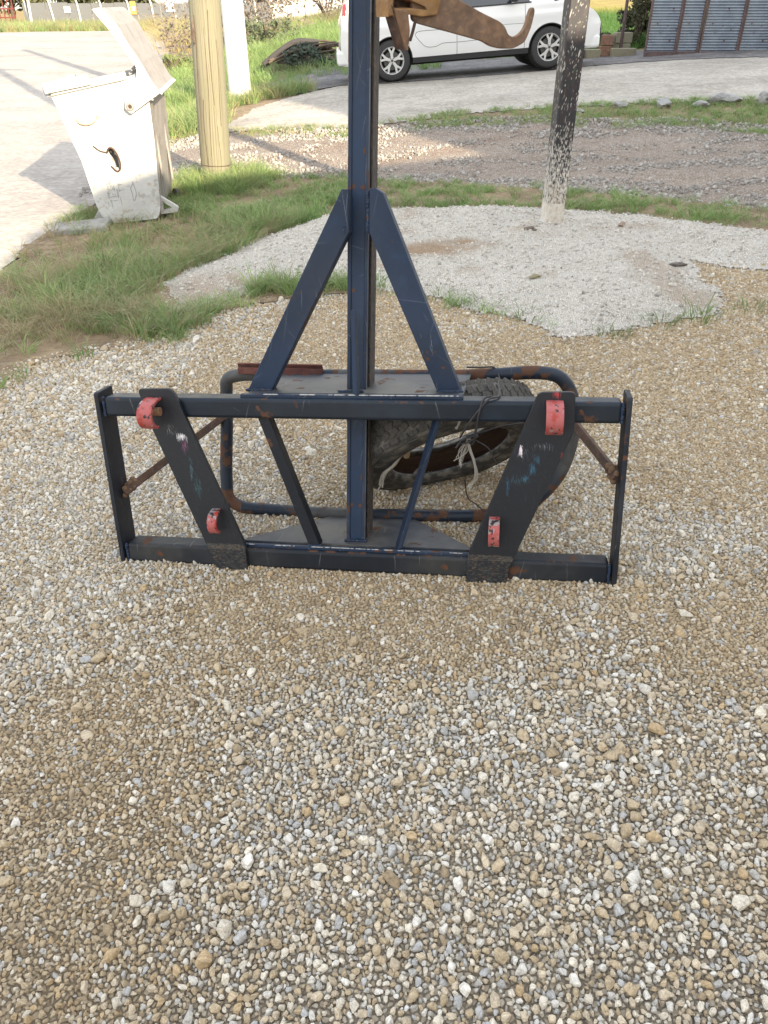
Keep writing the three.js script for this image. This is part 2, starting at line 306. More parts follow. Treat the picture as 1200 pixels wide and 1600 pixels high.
const yardY = (x, z) => hgt(x, z) + 0.004 + Math.max(-0.009, und(x, z)) * ss(0.02, 0.5, Math.min(-sdPoly(VERGE, x, z), -sdPoly(MOUND, x, z)));
const inYard = (x, z) => Math.min(0.08 - sdPoly(VERGE, x, z), 0.08 - sdMound(x, z), x + 2.25 - 0.15 * (z + 3), 0.3 - sdPoly(TRACK, x, z));
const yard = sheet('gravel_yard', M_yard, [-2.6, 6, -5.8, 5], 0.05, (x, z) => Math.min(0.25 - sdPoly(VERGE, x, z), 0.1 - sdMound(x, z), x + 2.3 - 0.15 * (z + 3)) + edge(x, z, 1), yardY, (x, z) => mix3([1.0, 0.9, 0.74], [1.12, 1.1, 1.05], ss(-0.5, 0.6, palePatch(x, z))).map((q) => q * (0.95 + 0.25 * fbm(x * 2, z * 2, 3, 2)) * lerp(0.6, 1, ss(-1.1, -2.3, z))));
function stoneGeo(seed, detail, cuts, lump) {
  const r = rng(seed); let g = new THREE.IcosahedronGeometry(1, detail); const uv0 = g.attributes.uv; g.deleteAttribute('normal'); g.deleteAttribute('uv'); g = mergeVertices(g, 1e-4);
  const p = g.attributes.position, planes = [];
  for (let i = 0; i < cuts; i++) planes.push([V(r() * 2 - 1, r() * 2 - 1, r() * 2 - 1).normalize(), 0.55 + 0.35 * r()]);
  for (let i = 0; i < p.count; i++) {
    const v = V(0, 0, 0).fromBufferAttribute(p, i); v.multiplyScalar(1 + lump * PN.noise(v.x * 1.3 + seed, v.y * 1.3, v.z * 1.3) + lump * 0.4 * PN.noise(v.x * 3.1, v.y * 3.1 + seed, v.z * 3.1));
    for (const [n, d] of planes) { const e = v.dot(n) - d; if (e > 0) v.addScaledVector(n, -e * 0.96); }
    p.setXYZ(i, v.x, v.y, v.z);
  }
  g = toCreasedNormals(g, 0.62); const q = g.attributes.position;
  const uv = new Float32Array(q.count * 2); for (let i = 0; i < q.count; i++) { uv[2 * i] = q.getX(i) * 0.4 + q.getZ(i) * 0.17; uv[2 * i + 1] = q.getY(i) * 0.4 + q.getZ(i) * 0.21; }
  g.setAttribute('uv', new THREE.BufferAttribute(uv, 2));
  return g;
}
const stoneTone = (() => { const a = tileFbm(256, 8, 5, 901), b = tileFbm(256, 48, 2, 907); return texture(256, (i) => clamp(0.62 + 0.55 * (a[i] - 0.5) + 0.35 * (b[i] - 0.5), 0, 1), true); })();
const stoneBump = (() => { const a = tileFbm(256, 12, 5, 911); return texture(256, (i) => a[i], false); })();
const M_stone = new THREE.MeshStandardMaterial({ color: new THREE.Color(1.45, 1.45, 1.45), map: stoneTone, roughness: 0.92, bumpMap: stoneBump, bumpScale: 0.0015 });
const WARM = (c) => { const g = (c[0] + c[1] + c[2]) / 3; const w = c.map((v) => 1.15 * lerp(v, g * 1.02, 0.1)), k = Math.min(1, 0.68 / w[0]); return w.map((v) => v * k); };
const TONES = { tan: [0.42, 0.325, 0.2], ochre: [0.42, 0.3, 0.16], beige: [0.5, 0.41, 0.285], cream: [0.58, 0.52, 0.415], pale: [0.65, 0.61, 0.535], grey: [0.43, 0.405, 0.36], blue: [0.4, 0.39, 0.37], brown: [0.3, 0.225, 0.135], white: [0.74, 0.715, 0.66] };
function stoneTint(v, r) {
  const pal = v > 0 ? [['cream', 3.2], ['beige', 3], ['grey', 1.5], ['pale', 1.6 * v + 0.6], ['blue', 0.7], ['white', v * 0.3], ['tan', 2.2]] : [['tan', 3.8], ['beige', 2.4], ['ochre', 1.1 - v], ['brown', 0.6 - 0.8 * v], ['cream', 0.9], ['grey', 0.6], ['pale', 0.25], ['blue', 0.15]];
  let t = r() * pal.reduce((s, q) => s + q[1], 0); let c = TONES.tan;
  for (const [k, w] of pal) { if ((t -= w) <= 0) { c = TONES[k]; break; } }
  const f = 0.92 + 0.24 * r(); return WARM(c).map((q) => q * f);
}
{
  const r = rng(2024), X0 = -3.2, Z0 = -5.8, CELL = 0.022, NX = Math.ceil(7.2 / CELL), NZ = Math.ceil(6 / CELL), head = new Int32Array(NX * NZ).fill(-1), next = [], S = [];
  const inSight = (x, z) => z < -0.34 && z > -5.6 && Math.abs(x) < 0.58 * -z + 0.8 && x > X0 && x < 3.9;
  function tryPut(rad, keep, only = -9) {
    const z = -0.34 - 5.26 * Math.pow(r(), 0.62), x = (r() * 2 - 1) * (0.58 * -z + 0.8); if (!inSight(x, z) || z < only - 0.3 * r()) return;
    const far = -z > 3 ? 1.25 : 1; if (far > 1 && rad < 0.0042) return;
    rad *= far;
    const v = palePatch(x, z); if (rad > 0.0078 && r() > (v > 0 ? 1 : 0.5 + 0.3 * Math.max(-1, v)) * (z > -2.1 ? 1 : 0.45)) return;
    const i0 = Math.floor((x - X0) / CELL), j0 = Math.floor((z - Z0) / CELL), reach = 2;
    for (let j = Math.max(0, j0 - reach); j <= Math.min(NZ - 1, j0 + reach); j++) for (let i = Math.max(0, i0 - reach); i <= Math.min(NX - 1, i0 + reach); i++)
      for (let k = head[j * NX + i]; k >= 0; k = next[k]) { const q = S[k], d = (q[0] - x) ** 2 + (q[1] - z) ** 2, m = (q[2] + rad) * keep; if (d < m * m) return; }
    if (inYard(x, z) + 0.05 * fbm(x * 9, z * 9, 2, 1) + 0.16 * r() * r() * r() < 0) return;
    S.push([x, z, rad, v]); next.push(head[j0 * NX + i0]); head[j0 * NX + i0] = S.length - 1;
  }
  for (let i = 0; i < 700; i++) tryPut(0.0145 + 0.009 * r() * r(), 1);
  for (let i = 0; i < 2600; i++) tryPut(0.0115 + 0.007 * r() * r(), 1, -1.75);
  for (let i = 0; i < 9000; i++) tryPut(0.0098 + 0.005 * r() * r(), 0.95);
  for (let i = 0; i < 90000; i++) tryPut(0.0068 + 0.003 * r(), 0.86);
  for (let i = 0; i < 420000; i++) tryPut(0.0046 + 0.0022 * r(), 0.83);
  for (let i = 0; i < 520000; i++) tryPut(0.0032 + 0.0014 * r(), 0.82);
  // how large each shows in the picture: the largest become stones of their own
  const cp = Math.cos(PITCH * Math.PI / 180), sp = Math.sin(PITCH * Math.PI / 180);
  S.forEach((s) => { const y = yardY(s[0], s[1]) - EYE, f = -y * sp - s[1] * cp, u = y * cp - s[1] * sp, px = s[0] / f, py = u / f; s[4] = Math.abs(px) < 0.47 && Math.abs(py) < 0.65 ? s[2] / f : 0; });
  const order = S.map((_, i) => i).sort((a, b) => S[b][4] - S[a][4]), own = new Set(order.slice(0, 300));
  const m4 = new THREE.Matrix4(), q = new THREE.Quaternion(), e = new THREE.Euler(), col = new THREE.Color();
  const pose = (s) => {
    const rad = s[2], a = 0.95 + 0.4 * r(), b = 0.72 + 0.3 * r(), c = 0.75 + 0.3 * r();
    e.set(r() * 6.28, r() * 6.28, r() * 6.28); q.setFromEuler(e);
    return m4.compose(V(s[0], yardY(s[0], s[1]) + rad * (0.25 + 0.35 * r() - 0.42 * ss(0.1, -0.6, s[3] + 0.5 * fbm(s[0] * 4, s[1] * 4, 3, 45)) - 0.15 * ss(-2, -3.5, s[1])), s[1]), q, V(rad * a * 1.12, rad * b * 1.12, rad * c * 1.12));
  };
  const kinds = [['tan_gravel', stoneGeo(3, 2, 10, 0.5), (i) => i % 5 > 1], ['angular_gravel', stoneGeo(19, 2, 14, 0.75), (i) => i % 5 <= 1]];
  for (const [name, geo, pick] of kinds) {
    const list = S.map((s, i) => i).filter((i) => !own.has(i) && pick(i)), im = new THREE.InstancedMesh(geo, M_stone, list.length);
    list.forEach((i, k) => { im.setMatrixAt(k, pose(S[i])); const t = stoneTint(S[i][3] + (r() - 0.5) * 0.9, r); im.setColorAt(k, col.setRGB(...t)); });
    im.name = name; im.castShadow = im.receiveShadow = true; im.userData.kind = 'stuff'; yard.add(im);
  }
  const geos = [5, 8, 13, 21, 34, 55, 89, 144].map((s, i) => stoneGeo(s, 2, 10 + i % 5, 0.6));
  const mats = []; for (let i = 0; i < 18; i++) { const m = M_stone.clone(); const t = stoneTint(0.5 - (i % 3) * 0.35, r); m.color.setRGB(t[0] * 1.45, t[1] * 1.45, t[2] * 1.45); mats.push(m); }
  for (const i of order.slice(0, 300)) { const st = part(yard, 'stone', geos[i % 8], mats[i % 18]); pose(S[i]).decompose(st.position, st.quaternion, st.scale); }
  console.log('stones', S.length);
  // pebbles scattered over the pale spill and along the track
  const list = [];
  for (let i = 0; i < 22000; i++) { const x = -1.7 + 5.6 * r(), z = -7.6 + 3.6 * r(), d = sdMound(x, z); if (d > -0.06 && spillDirt(x, z) < 0.35 + 0.6 * r()) list.push([x, moundTop(x, z, d), z, 0.004 + 0.01 * r() ** 3, 0]); }
  const sp1 = new THREE.InstancedMesh(geosSmall(), M_stone, list.length);
  list.forEach((s, k) => { e.set(r() * 6.28, r() * 6.28, r() * 6.28); q.setFromEuler(e); sp1.setMatrixAt(k, m4.compose(V(s[0], s[1] + s[3] * 0.2, s[2]), q, V(s[3] * 1.2, s[3], s[3] * 0.9))); const f = r() < 0.14 ? 0.3 + 0.25 * r() : 0.5 + 0.18 * r(); sp1.setColorAt(k, col.setRGB(f, f * 0.935, f * 0.835)); });
  sp1.name = 'pale_stone_chips'; tag(sp1, 'pale crushed stone chips lying over the whitish heap round the painted post', 'stone chips', null, 'stuff'); scene.add(sp1);
  const l2 = [];
  for (let i = 0; i < 60000; i++) { const x = -3.4 + 9.5 * r(), z = -12.8 + 7.6 * r(), d = sdPoly(TRACK, x, z); if (d > -0.4 && Math.abs(x) < 0.6 * -z && sdMound(x, z) < 0 && (d > 0 || sdPoly(VERGE, x, z) < 0.1) && fbm(x * 1.2, z * 2, 3, 17) + 0.25 * ss(0.8, 0, d) > -0.03 + 0.25 * r()) l2.push([x, hgt(x, z) + 0.006, z, 0.007 + 0.016 * r() ** 3]); }
  const sp2 = new THREE.InstancedMesh(geosSmall(), M_stone, l2.length);
  l2.forEach((s, k) => { e.set(r() * 6.28, r() * 6.28, r() * 6.28); q.setFromEuler(e); sp2.setMatrixAt(k, m4.compose(V(s[0], s[1] + s[3] * 0.3, s[2]), q, V(s[3] * 1.2, s[3], s[3] * 0.9))); const f = 0.24 + 0.26 * r(); sp2.setColorAt(k, col.setRGB(f, f * 0.93, f * 0.85)); });
  sp2.name = 'track_pebbles'; tag(sp2, 'loose grey pebbles along the dirt track beyond the grass', 'pebbles', null, 'stuff'); scene.add(sp2);
  function geosSmall() { return stoneGeo(77, 1, 6, 0.5); }
}

/* ------------------------------------------------------------------ steel and rubber */
const M_navy = paintedSteel({ base: [0.009, 0.021, 0.047], alt: [0.013, 0.03, 0.066], rust: -0.04, dust: 0.07, scratches: 150, seed: 101, rough: 0.5, pale: [0.25, 0.26, 0.3] });
const M_beam = paintedSteel({ base: [0.007, 0.012, 0.02], alt: [0.01, 0.019, 0.034], rust: -0.02, dust: 0.03, scratches: 70, seed: 111, rough: 0.4 });
const M_low = paintedSteel({ base: [0.008, 0.011, 0.017], alt: [0.013, 0.018, 0.028], rust: 0.1, dust: 0.12, scratches: 60, seed: 121, rough: 0.55 });
const M_black = paintedSteel({ base: [0.009, 0.011, 0.017], alt: [0.014, 0.018, 0.028], rust: -0.05, dust: 0.06, scratches: 60, seed: 131, rough: 0.5, pale: [0.12, 0.13, 0.14] });
const M_plate = paintedSteel({ base: [0.03, 0.038, 0.052], alt: [0.05, 0.052, 0.06], rust: 0.0, dust: 0.5, scratches: 50, seed: 141, rough: 0.45 });
const M_guard = paintedSteel({ base: [0.013, 0.02, 0.034], alt: [0.022, 0.032, 0.05], rust: 0.42, dust: 0.25, scratches: 60, seed: 151, rough: 0.45 });
const M_rust = rusty({ a: [0.25, 0.14, 0.07], b: [0.19, 0.115, 0.075], c: [0.33, 0.235, 0.155], seed: 161, cells: 20 });
const M_hook = rusty({ a: [0.24, 0.135, 0.075], b: [0.17, 0.115, 0.085], c: [0.25, 0.16, 0.1], seed: 163, cells: 4 }), M_torn = rusty({ a: [0.32, 0.18, 0.07], b: [0.22, 0.12, 0.06], c: [0.3, 0.19, 0.1], seed: 167, cells: 8 });
const M_rustDark = rusty({ a: [0.07, 0.045, 0.036], b: [0.1, 0.058, 0.04], c: [0.13, 0.075, 0.05], seed: 171, cells: 12 });
const M_rustRed = rusty({ a: [0.16, 0.055, 0.045], b: [0.08, 0.035, 0.03], c: [0.15, 0.07, 0.05], seed: 175 });
const M_weld = new THREE.MeshStandardMaterial({ color: new THREE.Color(0.42, 0.42, 0.41), roughness: 0.6 });
const M_worn = paintedSteel({ base: [0.05, 0.06, 0.085], alt: [0.14, 0.14, 0.14], rust: 0.3, dust: 0.1, scratches: 0, seed: 157, rough: 0.45 });
const M_red = (() => {
  const a = tileFbm(512, 10, 6, 181), b = tileFbm(512, 30, 4, 183);
  const map = texture(512, (i) => { let c = mix3([0.36, 0.035, 0.022], [0.4, 0.1, 0.095], ss(0.3, 0.6, a[(i + 90000) % a.length])); c = mix3(c, [0.3, 0.26, 0.25], ss(0.58, 0.64, a[i])); return mix3(c, [0.02, 0.017, 0.017], ss(0.65, 0.7, b[i] * 0.72 + a[i] * 0.38)); }, true, 3);
  return new THREE.MeshStandardMaterial({ map, roughness: 0.6 });
})();
const M_rubber = (() => {
  const a = tileFbm(512, 6, 6, 191), b = tileFbm(512, 60, 3, 195);
  const map = texture(512, (i) => mix3([0.045, 0.043, 0.04], [0.22, 0.2, 0.17], ss(0.34, 0.72, a[i]) * 0.7).map((v) => v * (0.8 + 0.4 * b[i])), true, 2);
  return new THREE.MeshStandardMaterial({ map, roughness: 0.82, bumpMap: texture(512, (i) => b[i], false, 2), bumpScale: 0.001 });
})();
const M_wire = new THREE.MeshStandardMaterial({ color: new THREE.Color(0.045, 0.042, 0.045), roughness: 0.6, metalness: 0.3 });
const M_rope = new THREE.MeshStandardMaterial({ color: new THREE.Color(0.4, 0.37, 0.32), roughness: 0.95 });
const M_sack = new THREE.MeshStandardMaterial({ color: new THREE.Color(0.3, 0.22, 0.13), roughness: 1, bumpMap: stoneBump, bumpScale: 0.004 });

/* ------------------------------------------------------------------ the loader attachment: a frame leaning back on its tube guard */
const D2R = Math.PI / 180;
const rig = thing('loader_attachment', 'black and navy steel lifting frame with tall mast and four red hooks on the gravel', 'loader attachment');
rig.position.set(-0.097, -0.004, -2.04); rig.rotation.set(-12.0 * D2R, -9.96 * D2R, 3.74 * D2R, 'YXZ'); rig.updateMatrixWorld(true);
{
  const HW = 0.84;
  const addBeam = (name, y, h, mat, top) => part(rig, name, box(2 * HW - 0.034, h, 0.082, 0, y, -0.051, 0.013), mat);
  addBeam('top_beam', 0.5625, 0.066, M_beam); addBeam('bottom_beam', 0.039, 0.072, M_low);
  for (const s of [-1, 1]) {
    const pl = part(rig, 'end_plate', (() => { const g = plate(roundPoly([[-0.1, -0.012], [0, -0.008], [0, 0.612], [-0.1, 0.618]].map(([z, y]) => [z, y]), 0.012), 0.016, 0.003); g.rotateY(-Math.PI / 2); g.translate(s * HW + 0.008, 0, 0); return U(g); })(), s < 0 ? M_black : M_low);
  }
  // hook brackets
  const texBracket = (flip) => {
    const W = 512, H = 1024, cv = document.createElement('canvas'); cv.width = W; cv.height = H; const c = cv.getContext('2d'), r = rng(flip ? 51 : 52);
    c.fillStyle = '#141820'; c.fillRect(0, 0, W, H);
    for (let i = 0; i < 5000; i++) { const v = 14 + r() * 22; c.fillStyle = `rgba(${v},${v + 2},${v + 7},0.25)`; c.fillRect(r() * W, r() * H, 2 + r() * 30, 1 + r() * 5); }
    for (let i = 0; i < 260; i++) { c.strokeStyle = `rgba(${90 + r() * 60},${95 + r() * 60},${105 + r() * 60},${0.1 + 0.3 * r()})`; c.lineWidth = 0.5 + r(); c.beginPath(); const x = r() * W, y = r() * H; c.moveTo(x, y); c.lineTo(x + (r() - 0.3) * 30, y + r() * 50); c.stroke(); }
    const smear = (x, y, w, h, col, n, a = 0.5) => { for (let i = 0; i < n; i++) { c.strokeStyle = col.replace('A', (a * r()).toFixed(2)); c.lineWidth = 0.6 + 1.8 * r(); c.beginPath(); const px = x + (r() + r() - 1) * w, py = y + (r() + r() - 1) * h; c.moveTo(px, py); c.lineTo(px + (r() - 0.4) * 16, py + 6 + r() * 26); c.stroke(); } };
    const T = (lx, ly) => flip ? [(lx - 0.36) / 0.34 * W, (1 - ly / 0.66) * H] : [(lx + 0.7) / 0.34 * W, (1 - ly / 0.66) * H];
    if (!flip) {
      smear(...T(-0.555, 0.478), 34, 14, 'rgba(235,230,232,A)', 130, 0.9); smear(...T(-0.55, 0.445), 20, 40, 'rgba(150,80,120,A)', 90, 0.7);
      smear(...T(-0.535, 0.37), 10, 70, 'rgba(90,150,160,A)', 60, 0.6); smear(...T(-0.52, 0.305), 26, 60, 'rgba(60,130,130,A)', 90, 0.55); smear(...T(-0.59, 0.5), 40, 30, 'rgba(170,165,155,A)', 50, 0.5);
    } else {
      smear(...T(0.532, 0.455), 7, 24, 'rgba(245,230,235,A)', 90, 1); smear(...T(0.582, 0.43), 16, 24, 'rgba(55,115,140,A)', 60, 0.5); smear(...T(0.57, 0.4), 20, 26, 'rgba(50,120,150,A)', 80, 0.6); smear(...T(0.548, 0.365), 24, 18, 'rgba(60,125,145,A)', 80, 0.4); smear(...T(0.52, 0.36), 30, 26, 'rgba(60,120,140,A)', 70, 0.35); smear(...T(0.496, 0.34), 10, 60, 'rgba(50,110,150,A)', 60, 0.5); smear(...T(0.545, 0.45), 46, 40, 'rgba(150,150,155,A)', 60, 0.4);
      smear(...T(0.6, 0.47), 50, 14, 'rgba(180,180,185,A)', 60, 0.45); smear(...T(0.655, 0.44), 6, 30, 'rgba(190,60,55,A)', 30, 0.8); smear(...T(0.63, 0.628), 20, 4, 'rgba(200,60,60,A)', 60, 0.8);
    }
    for (let i = 0; i < 4200; i++) { const [, y] = T(0, 0.09 + (r() - 0.5) * 0.02), yy = r() < 0.3 ? y : lerp(y, H, r()); const q = r(); c.fillStyle = q < 0.1 ? `rgba(150,95,50,${0.5 * r()})` : `rgba(96,92,82,${0.4 * r()})`; c.fillRect(r() * W, yy, 2 + r() * 16, 1 + r() * 5); }
    const t = new THREE.CanvasTexture(cv); t.colorSpace = THREE.SRGBColorSpace; t.magFilter = THREE.LinearFilter;
    return new THREE.MeshStandardMaterial({ map: t, roughness: 0.52, bumpMap: stoneBump, bumpScale: 0.0006 });
  };
  const mapUV = (g, x0) => { const p = g.attributes.position, uv = new Float32Array(p.count * 2); for (let i = 0; i < p.count; i++) { uv[2 * i] = (p.getX(i) - x0) / 0.34; uv[2 * i + 1] = p.getY(i) / 0.66; } g.setAttribute('uv', new THREE.BufferAttribute(uv, 2)); return g; };
  function hook(parent, x, yTop, yBot, w, depth, z0) {              // a bent red strap: out from the plate, down, and back
    const N = 22, r = [], mid = (yTop + yBot) / 2, hh = (yTop - yBot) / 2;
    for (let k = 0; k <= N; k++) { const a = Math.PI / 2 - Math.PI * 0.86 * k / N; r.push([Math.pow(Math.max(0, Math.cos(a)), 0.7) * depth + (k === 0 ? 0 : 0), mid + Math.sin(a) * hh]); }
    const outer = r, inner = r.map(([z, y]) => [z - (z > 0.012 ? 0.011 : 0.0), mid + (y - mid) * 0.83]).reverse();
    const g = plate([...outer, ...inner], w, 0.002); g.rotateY(-Math.PI / 2); g.translate(x + w / 2, 0, z0);
    const h = part(parent, 'hook', U(g), M_red, 'red painted strap hook with chipped paint');
    return h;
  }
  { // left bracket
    const g = mapUV(plate(roundPoly([[-0.685, 0.628], [-0.572, 0.63], [-0.557, 0.604], [-0.376, 0.1], [-0.375, 0.003], [-0.485, 0.003], [-0.515, 0.095], [-0.655, 0.5]], [0.014, 0.014, 0.01, 0.01, 0.004, 0.004, 0.02, 0.02]), 0.016, 0.002), -0.7);
    g.translate(0, 0, -0.006); const b = part(rig, 'bracket_plate', g, texBracket(false), 'black hook bracket with white, purple and teal scrapes');
    hook(b, -0.632, 0.602, 0.505, 0.05, 0.088, 0.008); hook(b, -0.462, 0.226, 0.145, 0.032, 0.062, 0.008);
    part(b, 'pin', [U(new THREE.CylinderGeometry(0.014, 0.014, 0.052, 14).rotateZ(Math.PI / 2).translate(-0.632, 0.56, 0.03))], M_rust);
  }
  { // right bracket
    const g = mapUV(plate(roundPoly([[0.578, 0.628], [0.684, 0.63], [0.688, 0.515], [0.61, 0.315], [0.508, 0.05], [0.505, 0.0], [0.372, 0.0], [0.378, 0.1]], [0.016, 0.016, 0.02, 0.03, 0.01, 0.004, 0.004, 0.01]), 0.016, 0.002), 0.36);
    g.translate(0, 0, -0.006); const b = part(rig, 'bracket_plate', g, texBracket(true), 'black hook bracket with blue and white scrapes');
    hook(b, 0.626, 0.605, 0.508, 0.05, 0.088, 0.008); hook(b, 0.46, 0.232, 0.138, 0.034, 0.062, 0.008);
  }
  // mast: tilts slightly in its socket
  const mast0 = V(-0.014, 0.055, -0.15), mast1 = V(0.046, 1.86, -0.29);
  const mg = [bar(mast0, mast1, 0.05, 0.115, V(0, 0, 1), 0.006)];
  const md = mast1.clone().sub(mast0).normalize(), off = (p, x, z) => p.clone().add(V(x, 0, z));
  part(rig, 'mast', mg, M_navy);
  for (const s of [-1, 1]) part(rig, 'mast_rail', bar(off(mast0, s * 0.0262, 0.052), off(mast1, s * 0.0262, 0.052), 0.012, 0.02, V(0, 0, 1), 0.003), M_navy);
  for (const s of [-1, 1]) part(rig, 'edge_wear', [bar(off(mast0, s * 0.0315, 0.0612), off(mast1, s * 0.0315, 0.0612), 0.0022, 0.0022, V(0, 0, 1), 0.0008)], M_worn);
  part(rig, 'mast_back_plate', bar(off(mast0, 0.033, -0.02), off(mast1, 0.033, -0.02), 0.006, 0.085, V(0, 0, 1), 0.001), rusty({ a: [0.07, 0.056, 0.048], b: [0.045, 0.04, 0.04], c: [0.11, 0.08, 0.06], seed: 178, cells: 12 }), 'grey-brown rust-stained side strip of the mast');
  part(rig, 'mast_rib', U(plate([[-0.085, 0.604], [-0.03, 0.604], [-0.052, 0.86], [-0.066, 0.86]].map(([z, y]) => [z, y]), 0.014, 0.001).rotateY(-Math.PI / 2).translate(0.026, 0, 0)), M_navy);
  // A-braces
  const brace = (pts, z) => { const g = plate(pts, 0.05, 0.003); g.translate(0, 0, z); return U(g); };
  part(rig, 'brace', brace([[-0.36, 0.596], [-0.278, 0.596], [0.005, 1.08], [0.008, 1.2], [-0.012, 1.2]], -0.155), M_navy);
  part(rig, 'brace', brace([[0.27, 0.596], [0.345, 0.596], [0.112, 1.185], [0.09, 1.2], [0.072, 1.2], [0.066, 1.08]], -0.155), M_navy);
  // plates
  part(rig, 'top_plate', U(plate(roundPoly([[-0.345, 0.07], [0.352, 0.07], [0.356, 0.4], [-0.34, 0.4]], 0.01), 0.01, 0.002).rotateX(-Math.PI / 2).translate(0, 0.592, 0)), M_plate, 'grey dusty plate between the braces');
  part(rig, 'gusset_plate', U(plate(roundPoly([[-0.42, 0.06], [0.4, 0.06], [0.13, 0.35], [-0.13, 0.34]], 0.008), 0.01, 0.002).rotateX(-Math.PI / 2).translate(0, 0.074, 0)), M_plate, 'blue-grey gusset plate at the foot of the mast');
  part(rig, 'base_strip', box(0.8, 0.012, 0.016, -0.005, 0.08, -0.03, 0.003), M_navy);
  part(rig, 'top_strip', box(0.71, 0.012, 0.02, 0.0, 0.6, -0.035, 0.003), M_navy);
  // diagonal struts between the beams
  part(rig, 'strut', bar(V(-0.29, 0.532, -0.06), V(-0.143, 0.08, -0.055), 0.036, 0.045, V(0, 0, 1), 0.003), M_black);
  part(rig, 'strut', bar(V(0.274, 0.532, -0.06), V(0.14, 0.08, -0.055), 0.014, 0.04, V(0.4, 0, 1), 0.002), M_navy);
  // weld beads and flaked primer along the plates
  const rw = rng(5), wl = [];
  for (let k = 0; k < 150; k++) { const x = -0.34 + 0.69 * rw(); if (n2(x * 9, 1) > -0.05) wl.push(new THREE.SphereGeometry(0.0016 + 0.0014 * rw(), 6, 5).scale(1.8 + 2.4 * rw(), 0.8, 0.9).translate(x, 0.6065, -0.0255)); }
  for (let k = 0; k < 90; k++) { const x = -0.38 + 0.74 * rw(); if (n2(x * 9, 4) > 0.02) wl.push(new THREE.SphereGeometry(0.0014 + 0.001 * rw(), 6, 5).scale(1.8 + 2.4 * rw(), 0.8, 0.9).translate(x, 0.0865, -0.022)); }
  part(rig, 'weld_bead', wl, M_weld).userData.kind = 'stuff';
  // dark weld beads at the joints
  const seams = [[[-0.36, 0.603, -0.106], [-0.278, 0.603, -0.106]], [[0.27, 0.603, -0.106], [0.345, 0.603, -0.106]], [[-0.043, 0.604, -0.085], [0.03, 0.604, -0.085]], [[-0.046, 0.087, -0.088], [0.022, 0.087, -0.088]], [[-0.03, 0.087, -0.09], [-0.03, 0.087, -0.2]], [[-0.009, 1.08, -0.108], [-0.004, 1.19, -0.116]], [[0.062, 1.08, -0.108], [0.066, 1.19, -0.116]], [[-0.823, 0.535, -0.012], [-0.823, 0.592, -0.012]], [[0.823, 0.535, -0.012], [0.823, 0.592, -0.012]], [[-0.823, 0.01, -0.012], [-0.823, 0.07, -0.012]], [[0.823, 0.01, -0.012], [0.823, 0.07, -0.012]], [[-0.16, 0.086, -0.032], [-0.125, 0.086, -0.032]]];
  const beads = []; for (const [p, q] of seams) { const P = V(...p), Q = V(...q), n = Math.ceil(P.distanceTo(Q) / 0.006); for (let k = 0; k <= n; k++) beads.push(new THREE.IcosahedronGeometry(0.0048 + 0.0018 * rw(), 1).translate(lerp(P.x, Q.x, k / n) + (rw() - 0.5) * 0.002, lerp(P.y, Q.y, k / n), lerp(P.z, Q.z, k / n) + (rw() - 0.5) * 0.002)); }
  part(rig, 'weld_seam', beads.map((g) => U(g)), M_navy).userData.kind = 'stuff';
  // tube guard behind
  const guard = [[-0.12, 0.59, -0.415], [-0.36, 0.59, -0.41], [-0.49, 0.592, -0.41], [-0.545, 0.575, -0.415], [-0.556, 0.53, -0.42], [-0.565, 0.4, -0.41], [-0.572, 0.2, -0.37], [-0.562, 0.128, -0.35], [-0.51, 0.1, -0.34], [-0.42, 0.093, -0.338], [-0.16, 0.086, -0.335], [0.14, 0.09, -0.335], [0.41, 0.1, -0.335], [0.53, 0.115, -0.34], [0.612, 0.175, -0.36], [0.675, 0.255, -0.38], [0.706, 0.345, -0.4], [0.716, 0.44, -0.42], [0.695, 0.54, -0.43], [0.655, 0.588, -0.425], [0.59, 0.604, -0.415], [0.45, 0.598, -0.412], [0.3, 0.59, -0.415], [0.1, 0.59, -0.415]];
  const gt = tube(guard.map((p) => V(...p)), 0.0235, 220, 16, true);
  { const u = gt.attributes.uv; for (let i = 0; i < u.count; i++) u.setXY(i, u.getX(i) * 3.4, u.getY(i) * 0.15); }
  part(rig, 'guard_tube', gt, M_guard);
  for (const [a, b] of [[V(-0.83, 0.245, -0.06), V(-0.565, 0.44, -0.41)], [V(0.832, 0.35, -0.05), V(0.7, 0.445, -0.42)]]) {
    const d = b.clone().sub(a), n = [bar(a, b, 0.026, 0.03, V(0, 0, 1), 0.003)];
    part(rig, 'side_brace', n, M_rustDark, 'rusty square bar bracing the frame to the guard');
    const rr = rng(77), bl = []; for (let k = 0; k < 26; k++) { const t = 0.02 + 0.1 * rr(), o = V((rr() - 0.5) * 0.03, (rr() - 0.5) * 0.034, (rr() - 0.5) * 0.034); bl.push(new THREE.IcosahedronGeometry(0.007 + 0.006 * rr(), 1).translate(...a.clone().addScaledVector(d, t).add(o))); }
    part(rig, 'weld_lump', bl, M_rust).userData.kind = 'stuff';
  }
  // jib: hooked plate, broken box tube, hanging wedge and rod. Its own axes: x along the jib, y up
  const jib = new THREE.Group(); jib.name = 'jib'; rig.add(jib);
  const inv = rig.matrixWorld.clone().invert();
  jib.applyMatrix4(inv.multiply(new THREE.Matrix4().makeRotationY(30 * D2R).setPosition(-0.023, 0, -2.533)));
  const hookPts = [[0.115, 1.56], [0.13, 1.552], [0.243, 1.529], [0.365, 1.504], [0.397, 1.49], [0.434, 1.483], [0.484, 1.482], [0.527, 1.498], [0.547, 1.538], [0.556, 1.58], [0.55, 1.59], [0.538, 1.585], [0.526, 1.542], [0.509, 1.522], [0.484, 1.512], [0.46, 1.518], [0.448, 1.539], [0.427, 1.553], [0.354, 1.577], [0.284, 1.604], [0.216, 1.63], [0.115, 1.66]];
